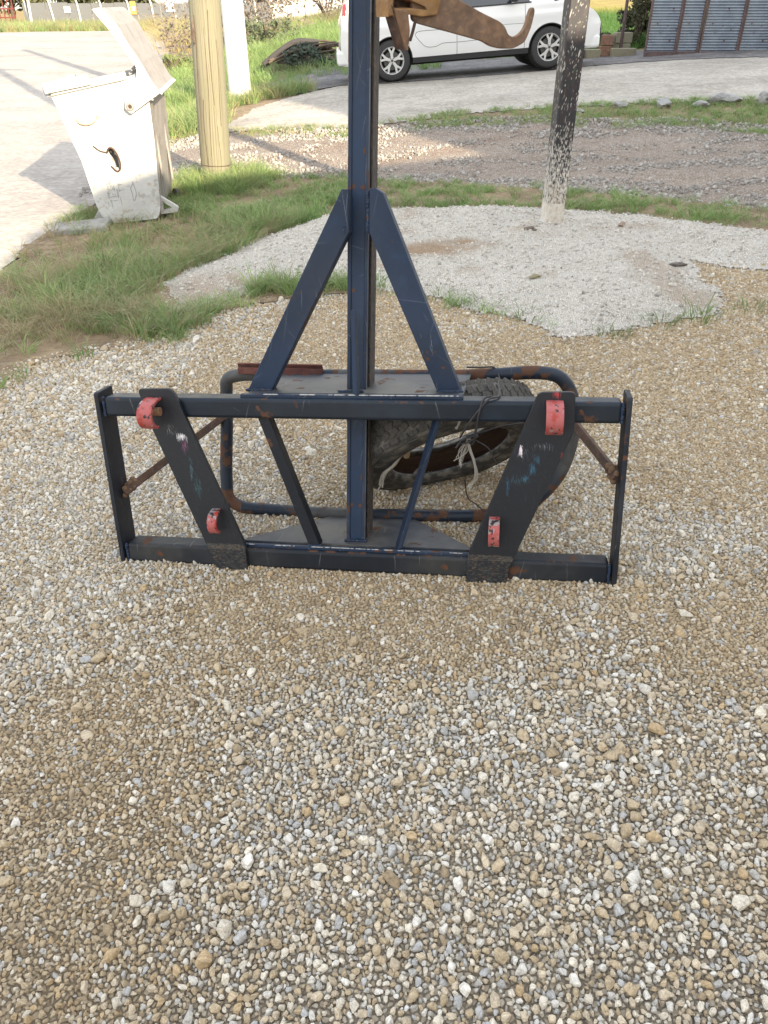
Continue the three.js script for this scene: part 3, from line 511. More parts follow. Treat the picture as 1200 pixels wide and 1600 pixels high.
  part(jib, 'hook_plate', U(plate(roundPoly(hookPts, 0.012, 3), 0.016, 0.003).translate(0, 0, -0.008)), M_hook);
  part(jib, 'torn_tube', (() => {
    const g = plate([[0.028, 1.565], [0.04, 1.572], [0.06, 1.568], [0.1, 1.575], [0.14, 1.57], [0.19, 1.573], [0.2, 1.6], [0.21, 1.7], [0.028, 1.7]], 0.07, 0.003, [[[0.045, 1.588], [0.1, 1.59], [0.155, 1.585], [0.15, 1.592], [0.1, 1.606], [0.07, 1.635], [0.05, 1.64]]]);
    const r = rng(9), p = g.attributes.position; for (let i = 0; i < p.count; i++) if (p.getX(i) > 0.02 && p.getY(i) < 1.6) p.setXYZ(i, p.getX(i), p.getY(i) + 0.006 * n2(p.getX(i) * 60, p.getZ(i) * 60), p.getZ(i)); g.translate(0, 0, -0.05); g.computeVertexNormals(); return U(g);
  })(), M_torn, 'torn end of a rusty box tube');
  part(jib, 'tube_inside', box(0.16, 0.11, 0.012, 0.11, 1.63, -0.04, 0.002), M_rustDark);
  part(jib, 'wedge', U(plate([[0.046, 1.585], [0.088, 1.58], [0.095, 1.535], [0.09, 1.487], [0.083, 1.488]], 0.024, 0.002).translate(0, 0, 0.005)), M_hook); part(jib, 'wedge_web', U(plate([[0.034, 1.6], [0.048, 1.588], [0.085, 1.49], [0.08, 1.488]], 0.05, 0.002).translate(0, 0, -0.03)), M_rustDark);
  part(jib, 'rod', tube([V(0.112, 1.562, 0.03), V(0.104, 1.536, 0.03), V(0.094, 1.51, 0.03)], 0.0045, 10, 8), M_rustDark);
}

/* things lying on and hanging from the frame */
const W = (x, y, z) => V(x, y, z).applyMatrix4(rig.matrixWorld);      // a point given on the frame
{
  const bar1 = thing('angle_iron', 'short reddish-brown rusty angle iron lying along the top of the tube guard', 'angle iron');
  const a = W(-0.49, 0.618, -0.395), b = W(-0.175, 0.612, -0.4); bar1.position.copy(a); const d = b.clone().sub(a);
  part(bar1, 'flange', bar(V(0, 0.004, 0), d.clone().add(V(0, 0.004, 0)), 0.006, 0.04, V(0, 1, 0.25), 0.001), M_rustRed);
  part(bar1, 'web', bar(V(0, 0.0, 0.018), d.clone().add(V(0, 0.0, 0.018)), 0.024, 0.005, V(0, 0.25, 1), 0.001), M_rustRed);
}
{ // the old tyre slung inside the guard, leaning towards the viewer
  const t = thing('tyre', 'worn black car tyre leaning inside the guard behind the steel frame', 'tyre');
  t.position.set(0.228, 0.272, -2.49); t.scale.setScalar(0.99);
  const n = V(0.259, -0.634, 0.726).normalize(); t.quaternion.setFromUnitVectors(V(0, 0, 1), n);
  const prof = [[0.222, -0.07], [0.232, -0.088], [0.262, -0.1], [0.3, -0.102], [0.328, -0.09], [0.343, -0.06], [0.346, -0.02], [0.346, 0.02], [0.343, 0.06], [0.328, 0.09], [0.3, 0.102], [0.262, 0.1], [0.232, 0.088], [0.222, 0.07], [0.224, 0.058], [0.24, 0.072], [0.27, 0.086], [0.304, 0.086], [0.326, 0.06], [0.332, 0], [0.326, -0.06], [0.304, -0.086], [0.27, -0.086], [0.24, -0.072], [0.224, -0.058], [0.222, -0.07]];
  const lathe = (pr, seg = 96) => new THREE.LatheGeometry(pr.map(([r, z]) => new THREE.Vector2(r, z * 0.74)), seg).rotateX(Math.PI / 2);
  const body = lathe(prof); { const u = body.attributes.uv; for (let i = 0; i < u.count; i++) u.setXY(i, u.getX(i) * 4, u.getY(i) * 1.5); }
  part(t, 'carcass', body, M_rubber);
  const lug = []; const r = rng(4);
  for (let k = 0; k < 56; k++) { const a = k / 56 * Math.PI * 2; for (let j = -2; j <= 2; j++) { const g = new RoundedBoxGeometry(0.03 + 0.004 * (j % 2), 0.0085, 0.024, 1, 0.002); g.rotateY(j * 0.12 + (j % 2 ? 0.35 : -0.2)); g.translate(0.012 * (j % 2), 0.3468 - 0.0022 * j * j, j * 0.0258); g.rotateZ(a); lug.push(g); } }
  part(t, 'tread_block', lug, M_rubber).userData.kind = 'stuff';
  const rings = [];
  for (const z of [1, -1]) for (const rr of [0.246, 0.318]) { const g = new THREE.TorusGeometry(rr, 0.0022, 6, 90); g.translate(0, 0, z * (rr < 0.3 ? 0.0708 : 0.0716)); rings.push(g); }
  part(t, 'sidewall_ridge', rings, M_rubber);
  const dirt = lathe([[0.29, -0.08], [0.322, -0.05], [0.329, 0], [0.322, 0.05], [0.29, 0.08]], 60); part(t, 'dried_mud', dirt, new THREE.MeshStandardMaterial({ color: new THREE.Color(0.075, 0.042, 0.027), roughness: 1, bumpMap: stoneBump, bumpScale: 0.01 }));
  t.updateMatrixWorld(true);
}
{
  const frayed = (pts, r, n, spread, seed) => { const q = rng(seed), out = []; for (let k = 0; k < n; k++) { const j = pts.map((p, i) => p.clone().add(V((q() - 0.5), (q() - 0.5), (q() - 0.5)).multiplyScalar(spread * (0.4 + i / pts.length)))); out.push(tube(j, r * (0.6 + 0.6 * q()), 22, 5)); } return out; };
  const topG = W(0.435, 0.622, -0.41), bm = W(0.445, 0.6, -0.035), bm2 = W(0.46, 0.601, -0.05), low = W(0.345, 0.49, -0.12);
  tag(part(scene, 'tie_wire', [
    tube([W(0.34, 0.625, -0.4), W(0.39, 0.628, -0.38), topG, W(0.45, 0.6, -0.385), W(0.455, 0.61, -0.2), bm2, W(0.435, 0.603, -0.008), W(0.4, 0.565, 0.0), W(0.37, 0.52, -0.01), W(0.345, 0.47, -0.05)], 0.0032, 60, 6),
    tube([bm2, W(0.42, 0.604, -0.008), W(0.405, 0.56, 0.001), W(0.395, 0.5, -0.02), W(0.38, 0.44, -0.08), W(0.36, 0.45, -0.12)], 0.0032, 60, 6),
    tube([W(0.36, 0.46, -0.1), W(0.41, 0.475, -0.1), W(0.47, 0.49, -0.12), W(0.53, 0.49, -0.16)], 0.0024, 30, 6),
    tube([W(0.38, 0.45, -0.11), W(0.43, 0.42, -0.11), W(0.46, 0.36, -0.12)], 0.002, 30, 6),
    tube([W(0.33, 0.43, -0.07), W(0.35, 0.455, -0.075), W(0.4, 0.47, -0.08), W(0.37, 0.45, -0.07), W(0.34, 0.44, -0.08)], 0.0035, 40, 6),
    tube([W(0.35, 0.28, -0.2), W(0.36, 0.2, -0.24), W(0.39, 0.16, -0.28), W(0.41, 0.13, -0.3)], 0.0022, 30, 6),
  ], M_wire), 'thin dark wires tied from the guard over the top beam to the tyre', 'wire');
  tag(part(scene, 'frayed_string', [...frayed([W(0.365, 0.46, -0.11), W(0.37, 0.42, -0.115), W(0.385, 0.37, -0.12), W(0.39, 0.31, -0.13), W(0.365, 0.27, -0.14)], 0.0022, 5, 0.014, 3), ...frayed([W(0.37, 0.45, -0.11), W(0.35, 0.41, -0.1), W(0.33, 0.37, -0.1)], 0.0013, 9, 0.034, 5), ...frayed([W(0.33, 0.54, -0.13), W(0.335, 0.5, -0.12), W(0.325, 0.48, -0.12)], 0.003, 3, 0.01, 8)], M_rope), 'pale frayed string hanging from the knot at the tyre opening', 'string');
  const sk = stoneGeo(61, 2, 4, 0.6); sk.scale(0.022, 0.034, 0.02);
  const knot = part(scene, 'rope_knot', sk, M_sack); part(knot, 'strand', [...frayed([V(-0.01, -0.01, 0.01), V(-0.04, -0.045, 0.03), V(-0.075, -0.08, 0.04), V(-0.085, -0.12, 0.04)], 0.004, 6, 0.014, 12), ...frayed([V(-0.085, -0.12, 0.04), V(-0.13, -0.2, 0.05), V(-0.16, -0.27, 0.05)], 0.003, 2, 0.006, 13)], M_rope);
  knot.position.set(0.075, 0.3, -2.36); tag(knot, 'beige knotted rope wrapped round the left side of the tyre', 'rope');
}

/* ------------------------------------------------------------------ grass, weeds, bushes */
const leafMat = (c, t = 0.3) => new THREE.MeshPhysicalMaterial({ color: new THREE.Color(...c), roughness: 0.9, transmission: t, thickness: 0, side: THREE.DoubleSide });
const M_blade = leafMat([1, 1, 1]);
function tuftGeo(seed, n, spread, h, lean, width) {
  const r = rng(seed), pos = [], nor = [], idx = [];
  for (let b = 0; b < n; b++) {
    const a = r() * 6.283, d = spread * Math.sqrt(r()), bx = Math.cos(a) * d, bz = Math.sin(a) * d, H = h * (0.45 + 0.75 * r()), la = a + (r() - 0.5) * 2, L = lean * H * (0.3 + r()), w = width * (0.7 + 0.6 * r()), wa = r() * 6.283, wx = Math.cos(wa) * w, wz = Math.sin(wa) * w, s = pos.length / 3;
    for (let k = 0; k < 3; k++) { const t = k / 3, y = H * (t - 0.25 * t * t * lean), x = bx + Math.cos(la) * L * t * t, z = bz + Math.sin(la) * L * t * t, f = 1 - 0.6 * t; pos.push(x - wx * f, y, z - wz * f, x + wx * f, y, z + wz * f); }
    pos.push(bx + Math.cos(la) * L, H * (1 - 0.25 * lean), bz + Math.sin(la) * L);
    for (let k = 0; k < 2; k++) idx.push(s + 2 * k, s + 2 * k + 1, s + 2 * k + 2, s + 2 * k + 1, s + 2 * k + 3, s + 2 * k + 2);
    idx.push(s + 4, s + 5, s + 6);
  }
  const g = new THREE.BufferGeometry(); g.setAttribute('position', new THREE.Float32BufferAttribute(pos, 3)); g.setIndex(idx); g.computeVertexNormals(); return g;
}
const m4 = new THREE.Matrix4(), qq = new THREE.Quaternion(), cc = new THREE.Color(), UPV = V(0, 1, 0);
function scatterGrass(name, label, geo, n, [x0, x1, z0, z1], keep, yOf, sizeOf, tint, seed, category = 'grass') {
  const r = rng(seed), L = [];
  for (let i = 0; i < n; i++) { const x = lerp(x0, x1, r()), z = lerp(z0, z1, r()), k = keep(x, z); if (k > r()) L.push([x, z]); }
  const im = new THREE.InstancedMesh(geo, M_blade, L.length);
  L.forEach(([x, z], k) => { const s = sizeOf(x, z) * (0.6 + 0.8 * r()); qq.setFromAxisAngle(UPV, r() * 6.283); im.setMatrixAt(k, m4.compose(V(x, yOf(x, z), z), qq, V(s * (0.8 + 0.5 * r()), s, s * (0.8 + 0.5 * r())))); const t = tint(x, z, r); im.setColorAt(k, cc.setRGB(...t)); });
  im.name = named(name); im.castShadow = im.receiveShadow = true; scene.add(im); return tag(im, label, category, null, 'stuff');
}
const GREEN = [0.165, 0.285, 0.075], GREEN2 = [0.29, 0.39, 0.14], STRAW = [0.46, 0.39, 0.22], DRY = [0.33, 0.28, 0.15], DARKG = [0.045, 0.08, 0.03];
const grassTint = (dry) => (x, z, r) => { const d = dry(x, z) + (r() - 0.5) * 0.7; const c = d > 0.58 ? mix3(DRY, STRAW, r()) : d > 0.3 ? mix3(GREEN2, DRY, r()) : mix3(GREEN, GREEN2, r()); const f = 0.75 + 0.5 * r(); return c.map((v) => v * f); };
const turf = tuftGeo(1, 18, 0.05, 0.09, 1.0, 0.0026), longT = tuftGeo(2, 18, 0.05, 0.21, 0.85, 0.003), wisp = tuftGeo(3, 14, 0.06, 0.2, 1.2, 0.0016);
const vY = (x, z) => hgt(x, z) + 0.012;
const vergeIn = (x, z) => { const d = sdPoly(VERGE, x, z) + 1.3 * edge(x, z), m = sdMound(x, z); if (d < -0.12 || m > 0.0) return 0; const bare = ss(0.5, 0.2, Math.hypot(x + 1.3, (z + 5.15) * 1.2)); const byBin = ss(0.75, 0.35, Math.hypot((x + 2.4) * 0.9, z + 7.1)); const left = ss(-1.2, -2, x) * ss(-8, -6.5, z); return clamp(ss(-0.14 + 0.14 * left, 0.22 + 0.4 * left, d) * (1 - 0.75 * byBin) * (0.46 + 1.9 * fbm(x * 1.6, z * 1.6, 4, 50)) * (1 - 0.93 * bare), 0.02, 1); };
const dryness = (x, z) => -0.03 + 0.75 * Math.max(0, fbm(x * 0.9, z * 0.9, 3, 60)) + 0.55 * ss(0.55, 0, Math.hypot(x + 2.2, (z + 4.7) * 0.9)) + 0.25 * ss(-2.3, -2.7, x) + 0.2 * ss(0.5, 0, Math.hypot(x + 1.75, z + 4.5));
scatterGrass('grass', 'green and straw-coloured grass of the verge between road and gravel', turf, 24000, [-3.4, 4.4, -10.1, -3.2], (x, z) => vergeIn(x, z), vY, (x, z) => (x > 0.3 ? 0.75 : 1.0) * (z < -8 ? 0.7 : 1), grassTint(dryness), 301);
scatterGrass('tall_grass', 'longer tangled grass on the left verge below the leaning container', longT, 5600, [-3.1, -0.1, -9.6, -3.7], (x, z) => vergeIn(x, z) * ss(-0.05, 0.2, fbm(x * 1.4, z * 1.4, 3, 70) + 0.12) * ss(-8.2, -7.2, z), vY, () => 0.75, grassTint((x, z) => dryness(x, z) + 0.03), 302);
scatterGrass('dry_grass', 'dry beige grass stalks mixed into the left verge', wisp, 4200, [-3.1, -0.8, -7.5, -3.6], (x, z) => vergeIn(x, z) * 0.8, vY, () => 0.8, () => mix3(DRY, STRAW, 0.5), 303);
scatterGrass('pole_grass', 'bright sunlit grass growing round the foot of the wooden pole', longT, 900, [-2.6, -1.2, -9.9, -8.6], (x, z) => ss(0.7, 0.3, Math.hypot(x + 1.75, z + 9.2)) * ss(0.1, 0.2, Math.hypot(x + 1.9, z + 9.35)), vY, () => 0.8, grassTint(() => 0.22), 304);
scatterGrass('fringe_grass', 'thin green grass fringe between the whitish heap and the brown gravel', turf, 1400, [-1.3, 1.3, -5.6, -4.2], (x, z) => { const d = sdMound(x, z); return ss(0.16, 0.04, Math.abs(d + 0.05)) * (x < -0.2 ? 0.9 : 0.3) * ss(-0.1, 0.15, fbm(x * 3, z * 3, 2, 44)); }, (x, z) => hgt(x, z) + 0.015, (x) => (x < -0.2 ? 0.9 : 0.7), grassTint(() => 0.1), 305);
const strip2 = (x, z) => clamp(Math.min(-sdPoly(DRIVE, x, z), -sdPoly(TRACK, x, z)) > -0.18 && z < -9.5 && z > -12.9 ? 0.45 + 0.3 * ss(0.2, 0, Math.abs(sdPoly(DRIVE, x, z))) + 1.5 * fbm(x * 1.3, z * 1.3, 3, 81) + 0.25 * ss(2.5, 5, x) : 0, 0, 1);
scatterGrass('track_grass', 'patchy low grass between the dirt track and the concrete drive', turf, 9000, [-3.2, 8, -12.9, -9.5], strip2, (x, z) => hgt(x, z) - 0.005, () => 0.8, grassTint((x) => 0.3 - 0.05 * x), 306);
scatterGrass('post_grass', 'light grass clump round the foot of the white concrete pole', longT, 900, [-3.6, -1.2, -16.6, -14.6], (x, z) => Math.max(ss(0.75, 0.3, Math.hypot(x + 2.65, (z + 15.9) * 0.9)), ss(0.5, 0.2, Math.hypot((x + 1.75) * 0.7, z + 15.9)), ss(0.6, 0.3, Math.hypot(x + 3.3, z + 14.9))), (x, z) => hgt(x, z), () => 1.1, grassTint(() => 0.3), 307);
scatterGrass('roadside_grass', 'bright green weeds beside the road between container and wooden pole', longT, 2600, [-5, -2.2, -19, -12.6], (x, z) => Math.max(ss(0.9, 0.4, Math.hypot((x + 3.1) * 1.2, (z + 13.6) * 0.7)), ss(1.0, 0.5, Math.hypot(x + 4.6, (z + 18) * 0.6))), (x, z) => hgt(x, z), () => 1.35, grassTint(() => 0.2), 308);
scatterGrass('crop', 'green field of young crop behind the parked car', longT, 42000, [2.2, 24, -46, -20.6], (x, z) => (x < 0.42 * -z + 2 ? 0.9 : 0), (x, z) => hgt(x, z) - 0.02, (x, z) => 1.2 - 0.01 * z, (x, z, r) => { const y = ss(-34, -44, z); return mix3(mix3([0.06, 0.17, 0.02], [0.1, 0.2, 0.035], r()), [0.34, 0.32, 0.09], y); }, 309, 'crop');
scatterGrass('bank_grass', 'green grass on the bank behind the white concrete pole', longT, 9000, [-6.6, 1.2, -34, -18.6], (x, z) => 0.25 + 0.9 * ss(-0.1, 0.2, fbm(x * 0.7, z * 0.7, 3, 90)) * ss(-18.5, -20.5, z), (x, z) => hgt(x, z) - 0.02, () => 1.2, grassTint((x, z) => (z < -29 ? 0.5 : 0.05)), 310);
scatterGrass('far_verge_grass', 'dry yellow grass along the far side of the road below the mesh fence', longT, 12000, [-46, -9, -62, -44], (x, z) => (sdPoly(ROAD, x, z) < 0.1 ? 0.9 : 0), (x, z) => hgt(x, z), () => 2.6, grassTint(() => 0.42), 311);
scatterGrass('dry_weeds', 'tall dry orange-brown weeds in front of the fence behind the container', wisp, 1300, [-17, -7, -60, -34], (x, z) => ss(2.4, 0.6, Math.abs(x + 11 + (z + 50) * -0.28)) * 0.9, (x, z) => hgt(x, z), () => 5, (x, z, r) => mix3([0.4, 0.25, 0.14], [0.36, 0.38, 0.16], r()), 312, 'weeds');

/* single weeds round the heap */
const WEEDS = [[1.77, -4.2, 1.5, 'tallest green weed at the right corner of the whitish heap'], [1.25, -4.06, 0.8, 'low weed under the front edge of the whitish heap'], [0.83, -4.38, 0.9, 'small weed in the notch left of the front of the heap'], [0.62, -4.6, 1.0, 'upright weed at the heap edge just right of the right brace'], [0.36, -4.86, 0.9, 'weed at the heap edge just behind the right brace'], [2.1, -4.28, 0.8, 'small bluish weed in the brown gravel right of the heap'], [1.55, -4.16, 0.9, 'weed between the corner and the front of the heap']];
for (const [x, z, s, label] of WEEDS) { const t = thing('weed', label, 'weed'); t.position.set(x, hgt(x, z) + 0.01, z); part(t, 'leaves', tuftGeo(Math.round(x * 100) + 900, 40, 0.11, 0.1 * s, 1.2, 0.0028), leafMat(s > 1.2 ? [0.16, 0.25, 0.07] : [0.2, 0.25, 0.11])); }

function leafCloud(seed, n, size, place) {                           // small leaf quads folded along the middle
  const r = rng(seed), pos = [], idx = [], v = V(0, 0, 0), u = V(0, 0, 0), w = V(0, 0, 0);
  for (let i = 0; i < n; i++) {
    const p = place(r); if (!p) continue; const s = size * (0.6 + 0.8 * r());
    u.set(r() - 0.5, r() - 0.5, r() - 0.5).normalize(); v.set(r() - 0.5, r() - 0.3, r() - 0.5).normalize(); w.crossVectors(u, v).normalize(); const k = pos.length / 3;
    pos.push(p.x - u.x * s, p.y - u.y * s, p.z - u.z * s, p.x + w.x * s * 0.45, p.y + w.y * s * 0.45, p.z + w.z * s * 0.45, p.x + u.x * s, p.y + u.y * s, p.z + u.z * s, p.x - w.x * s * 0.45, p.y - w.y * s * 0.45, p.z - w.z * s * 0.45);
    idx.push(k, k + 1, k + 2, k, k + 2, k + 3);
  }
  const g = new THREE.BufferGeometry(); g.setAttribute('position', new THREE.Float32BufferAttribute(pos, 3)); g.setIndex(idx); g.computeVertexNormals(); return g;
}
function clumpPlace(seed, rx, ry, rz, nc, cr, y0 = 0) {
  const r0 = rng(seed), C = []; for (let i = 0; i < nc; i++) { const a = r0() * 6.283, e = Math.acos(r0() * 1.6 - 0.6), d = 0.45 + 0.5 * r0(); C.push([Math.cos(a) * Math.sin(e) * rx * d, y0 + Math.cos(e) * ry * d, Math.sin(a) * Math.sin(e) * rz * d, cr * (0.6 + 0.7 * r0())]); }
  return (r) => { const c = C[Math.floor(r() * nc)], d = V(r() - 0.5, r() - 0.5, r() - 0.5).normalize().multiplyScalar(c[3] * Math.pow(r(), 0.45)); return V(c[0] + d.x, Math.max(0.02, c[1] + d.y * 0.8), c[2] + d.z); };
}
const M_bark = rusty({ a: [0.12, 0.085, 0.06], b: [0.085, 0.065, 0.05], c: [0.17, 0.13, 0.1], seed: 401, metal: 0 });
function bush(name, label, x, z, rx, ry, rz, n, leaf, col, seed, cat = 'bush', group) {
  const t = thing(name, label, cat, group); t.position.set(x, hgt(x, z), z);
  part(t, 'foliage', leafCloud(seed, n, leaf, clumpPlace(seed + 1, rx, ry, rz, 26, 0.42 * Math.min(rx, ry), ry * 0.35)), leafMat(col));
  const r = rng(seed + 2), st = []; for (let k = 0; k < 7; k++) { const a = r() * 6.28, q = r(); st.push(tube([V(0, -0.05, 0), V(Math.cos(a) * rx * 0.2, ry * 0.4, Math.sin(a) * rz * 0.2), V(Math.cos(a) * rx * 0.6 * q, ry * (0.8 + 0.3 * q), Math.sin(a) * rz * 0.6)], 0.02, 10, 5)); }
  part(t, 'stem', st, M_bark); return t;
}
bush('bramble', 'grey-brown tangle of bramble on the bank behind the concrete pole', -4.6, -28.5, 2.4, 1.6, 1.6, 3000, 0.06, [0.24, 0.2, 0.16], 411);
bush('bramble', 'dark green bramble low on the bank left of the brush pile', -3.4, -25.5, 1.3, 0.6, 1.1, 2400, 0.05, [0.14, 0.17, 0.085], 421);
bush('bramble', 'purplish bramble at the top of the bank above the brush pile', -1.9, -31, 2.2, 1.3, 1.5, 2600, 0.06, [0.24, 0.19, 0.165], 431);
bush('bush', 'dark bushy shrub at the left end of the corrugated panels', 5.95, -21.2, 0.42, 1.25, 0.5, 3600, 0.05, [0.07, 0.075, 0.03], 441);
bush('bush', 'low dark scrub between the white car and the corrugated panels', 4.95, -21.6, 0.9, 0.26, 0.5, 2000, 0.05, [0.06, 0.075, 0.035], 451);
bush('scrub', 'bright green weedy scrub beside the road behind the wooden pole', -5.9, -24, 1.2, 0.5, 1.3, 2600, 0.05, [0.22, 0.26, 0.09], 461);
{ // cut branches on the bank
  const t = thing('brush_pile', 'heap of dark cut branches lying on the grassy bank behind the mast', 'brush pile'), x = -1.75, z = -20.6; t.position.set(x, hgt(x, z), z); const r = rng(471);
  part(t, 'log', tube([V(-1.0, 0.0, 0.3), V(-0.62, 0.26, 0.2), V(-0.25, 0.44, 0.1), V(0.25, 0.42, 0)], 0.07, 20, 10), new THREE.MeshStandardMaterial({ color: new THREE.Color(0.06, 0.055, 0.055), roughness: 1, bumpMap: stoneBump, bumpScale: 0.03 }));
  const st = []; for (let k = 0; k < 30; k++) { const a = r(), y = 0.38 * r(); st.push(tube([V(-0.9 + a * 0.8, y * 0.3, (r() - 0.5)), V(-0.4 + a * 0.9, y + 0.1 * r(), (r() - 0.5) * 0.9), V(0.1 + a * 1.3, y + 0.3 * (r() - 0.3), (r() - 0.5))], 0.012 + 0.02 * r(), 9, 5)); }
  part(t, 'twig', st, M_bark).userData.kind = 'stuff';
  part(t, 'withered_leaves', leafCloud(472, 3400, 0.055, (q) => { const x = q(), h = 0.5 * (0.5 + 0.5 * Math.sin(x * 9) * Math.sin(x * 4)); return V(-0.5 + 2.2 * x, 0.03 + h * Math.pow(q(), 1.6), (q() - 0.5) * 1.3); }), leafMat([0.07, 0.1, 0.07]));
}
function tree(label, x, z, h, r, col, seed, leaf = 0.28) {
  const t = thing('tree', label, 'tree', null); t.position.set(x, hgt(x, z) - 0.1, z); const q = rng(seed);
  const lim = [tube([V(0, 0, 0), V(0.1, h * 0.25, 0), V(-0.05, h * 0.45, 0.1), V(0.05, h * 0.75, 0)], 0.03 * h, 12, 8)];
  for (let k = 0; k < 6; k++) { const a = k * 1.05 + q(); lim.push(tube([V(0, h * (0.3 + 0.06 * k), 0), V(Math.cos(a) * r * 0.4, h * (0.45 + 0.06 * k), Math.sin(a) * r * 0.4), V(Math.cos(a) * r * 0.8, h * (0.55 + 0.06 * k), Math.sin(a) * r * 0.8)], 0.011 * h, 8, 6)); }
  part(t, 'trunk', lim, M_bark);
  part(t, 'crown', leafCloud(seed + 1, 4200, leaf, clumpPlace(seed + 2, r, h * 0.42, r, 34, r * 0.42, h * 0.4)), leafMat(col));
}
tree('olive-green tree behind the left end of the mesh fence beside the red gate', -30, -74, 6.5, 3.4, [0.13, 0.14, 0.06], 501);
tree('broad grey-green tree behind the mesh fence left of the container', -23, -76, 6, 3.8, [0.11, 0.13, 0.07], 511);
tree('tree behind the mesh fence right above the raised container lid', -14.5, -80, 7, 3.6, [0.1, 0.12, 0.06], 521);
tree('far tree at the right end of the mesh fence', -8, -84, 7, 4, [0.1, 0.11, 0.06], 531);
tree('tree standing far off beyond the field on the right', 30, -120, 9, 6, [0.08, 0.1, 0.05], 541);
tree('dark tree far off above the grassy bank', -4, -70, 7, 4.5, [0.09, 0.1, 0.06], 551);

/* ------------------------------------------------------------------ poles and posts */
{
  const a = tileFbm(512, 6, 5, 601), b = tileFbm(512, 64, 3, 605), c = tileFbm(512, 3, 4, 609);
  const grain = (i) => { const x = i % 512, y = (i / 512) | 0; return b[((y >> 5) * 512) + x]; };
  const map = texture(512, (i) => { let k = mix3([0.21, 0.195, 0.13], [0.265, 0.25, 0.175], a[i]); k = mix3(k, [0.14, 0.12, 0.085], ss(0.46, 0.68, grain(i)) * 0.75 * ss(0.25, 0.6, a[i])); return mix3(k, [0.22, 0.225, 0.13], ss(0.5, 0.75, c[i]) * 0.5); }, true);
  const M_wood = new THREE.MeshStandardMaterial({ map, roughness: 0.9, bumpMap: texture(512, (i) => 1 - grain(i), false), bumpScale: 0.006 });
  const t = thing('utility_pole', 'greenish-yellow wooden utility pole standing in the grass right of the container', 'utility pole'); const x = -1.9, z = -9.35; t.position.set(x, hgt(x, z) - 0.1, z);
  const g = new THREE.CylinderGeometry(0.135, 0.165, 8.2, 28, 40); { const p = g.attributes.position; for (let i = 0; i < p.count; i++) { const an = Math.atan2(p.getZ(i), p.getX(i)), f = 1 + 0.03 * n2(an * 1.5, p.getY(i) * 0.6, 3); p.setX(i, p.getX(i) * f); p.setZ(i, p.getZ(i) * f); } g.computeVertexNormals(); const u = g.attributes.uv; for (let i = 0; i < u.count; i++) u.setXY(i, u.getX(i) * 2, u.getY(i) * 4); }
  g.translate(0, 4.1, 0); part(t, 'shaft', g, M_wood);
  part(t, 'knot_scar', U(stoneGeo(33, 2, 3, 0.5).scale(0.04, 0.14, 0.03).translate(-0.098, 1.55, 0.108)), M_bark, 'dark scar in the wood');
  for (const [a, y0, y1] of [[1.57, 0.4, 1.6], [1.25, 0.9, 1.75], [1.95, 0.3, 0.95], [1.05, 0.25, 0.7], [0.8, 0.7, 1.5], [2.2, 1.0, 1.7]]) part(t, 'crack', tube([0, 0.33, 0.66, 1].map((k) => { const y = lerp(y0, y1, k), rr = 0.1645 - 0.0037 * y, q = a + 0.05 * Math.sin(k * 5 + a * 9); return V(rr * Math.cos(q), y, rr * Math.sin(q)); }), 0.0035, 14, 5), M_bark); part(t, 'wire_band', new THREE.TorusGeometry(0.163, 0.006, 6, 40).rotateX(Math.PI / 2).translate(0, 0.3, 0), M_bark);
  const arm = part(t, 'cross_arm', box(1.8, 0.12, 0.1, 0, 7.7, 0.16), M_wood);
  t.rotation.set(0, 0, -0.045);
}
{
  const b = tileFbm(512, 8, 5, 621), f = tileFbm(512, 60, 3, 623);
  const M_conc = new THREE.MeshStandardMaterial({ map: texture(512, (i) => mix3([0.56, 0.545, 0.52], [0.66, 0.65, 0.62], b[i]).map((v) => v * (0.9 + 0.2 * f[i])), true), roughness: 0.85, bumpMap: texture(512, (i) => f[i], false), bumpScale: 0.003 });
  const t = thing('concrete_pole', 'pale round concrete pole just right of the wooden utility pole', 'concrete pole'), x = -2.62, z = -15.9; t.position.set(x, hgt(x, z) - 0.1, z);
  part(t, 'shaft', new THREE.CylinderGeometry(0.15, 0.2, 9, 28, 1).translate(0, 4.5, 0), M_conc); part(t, 'base_collar', new THREE.CylinderGeometry(0.205, 0.225, 0.28, 28, 1).translate(0, 0.14, 0), M_conc);
}
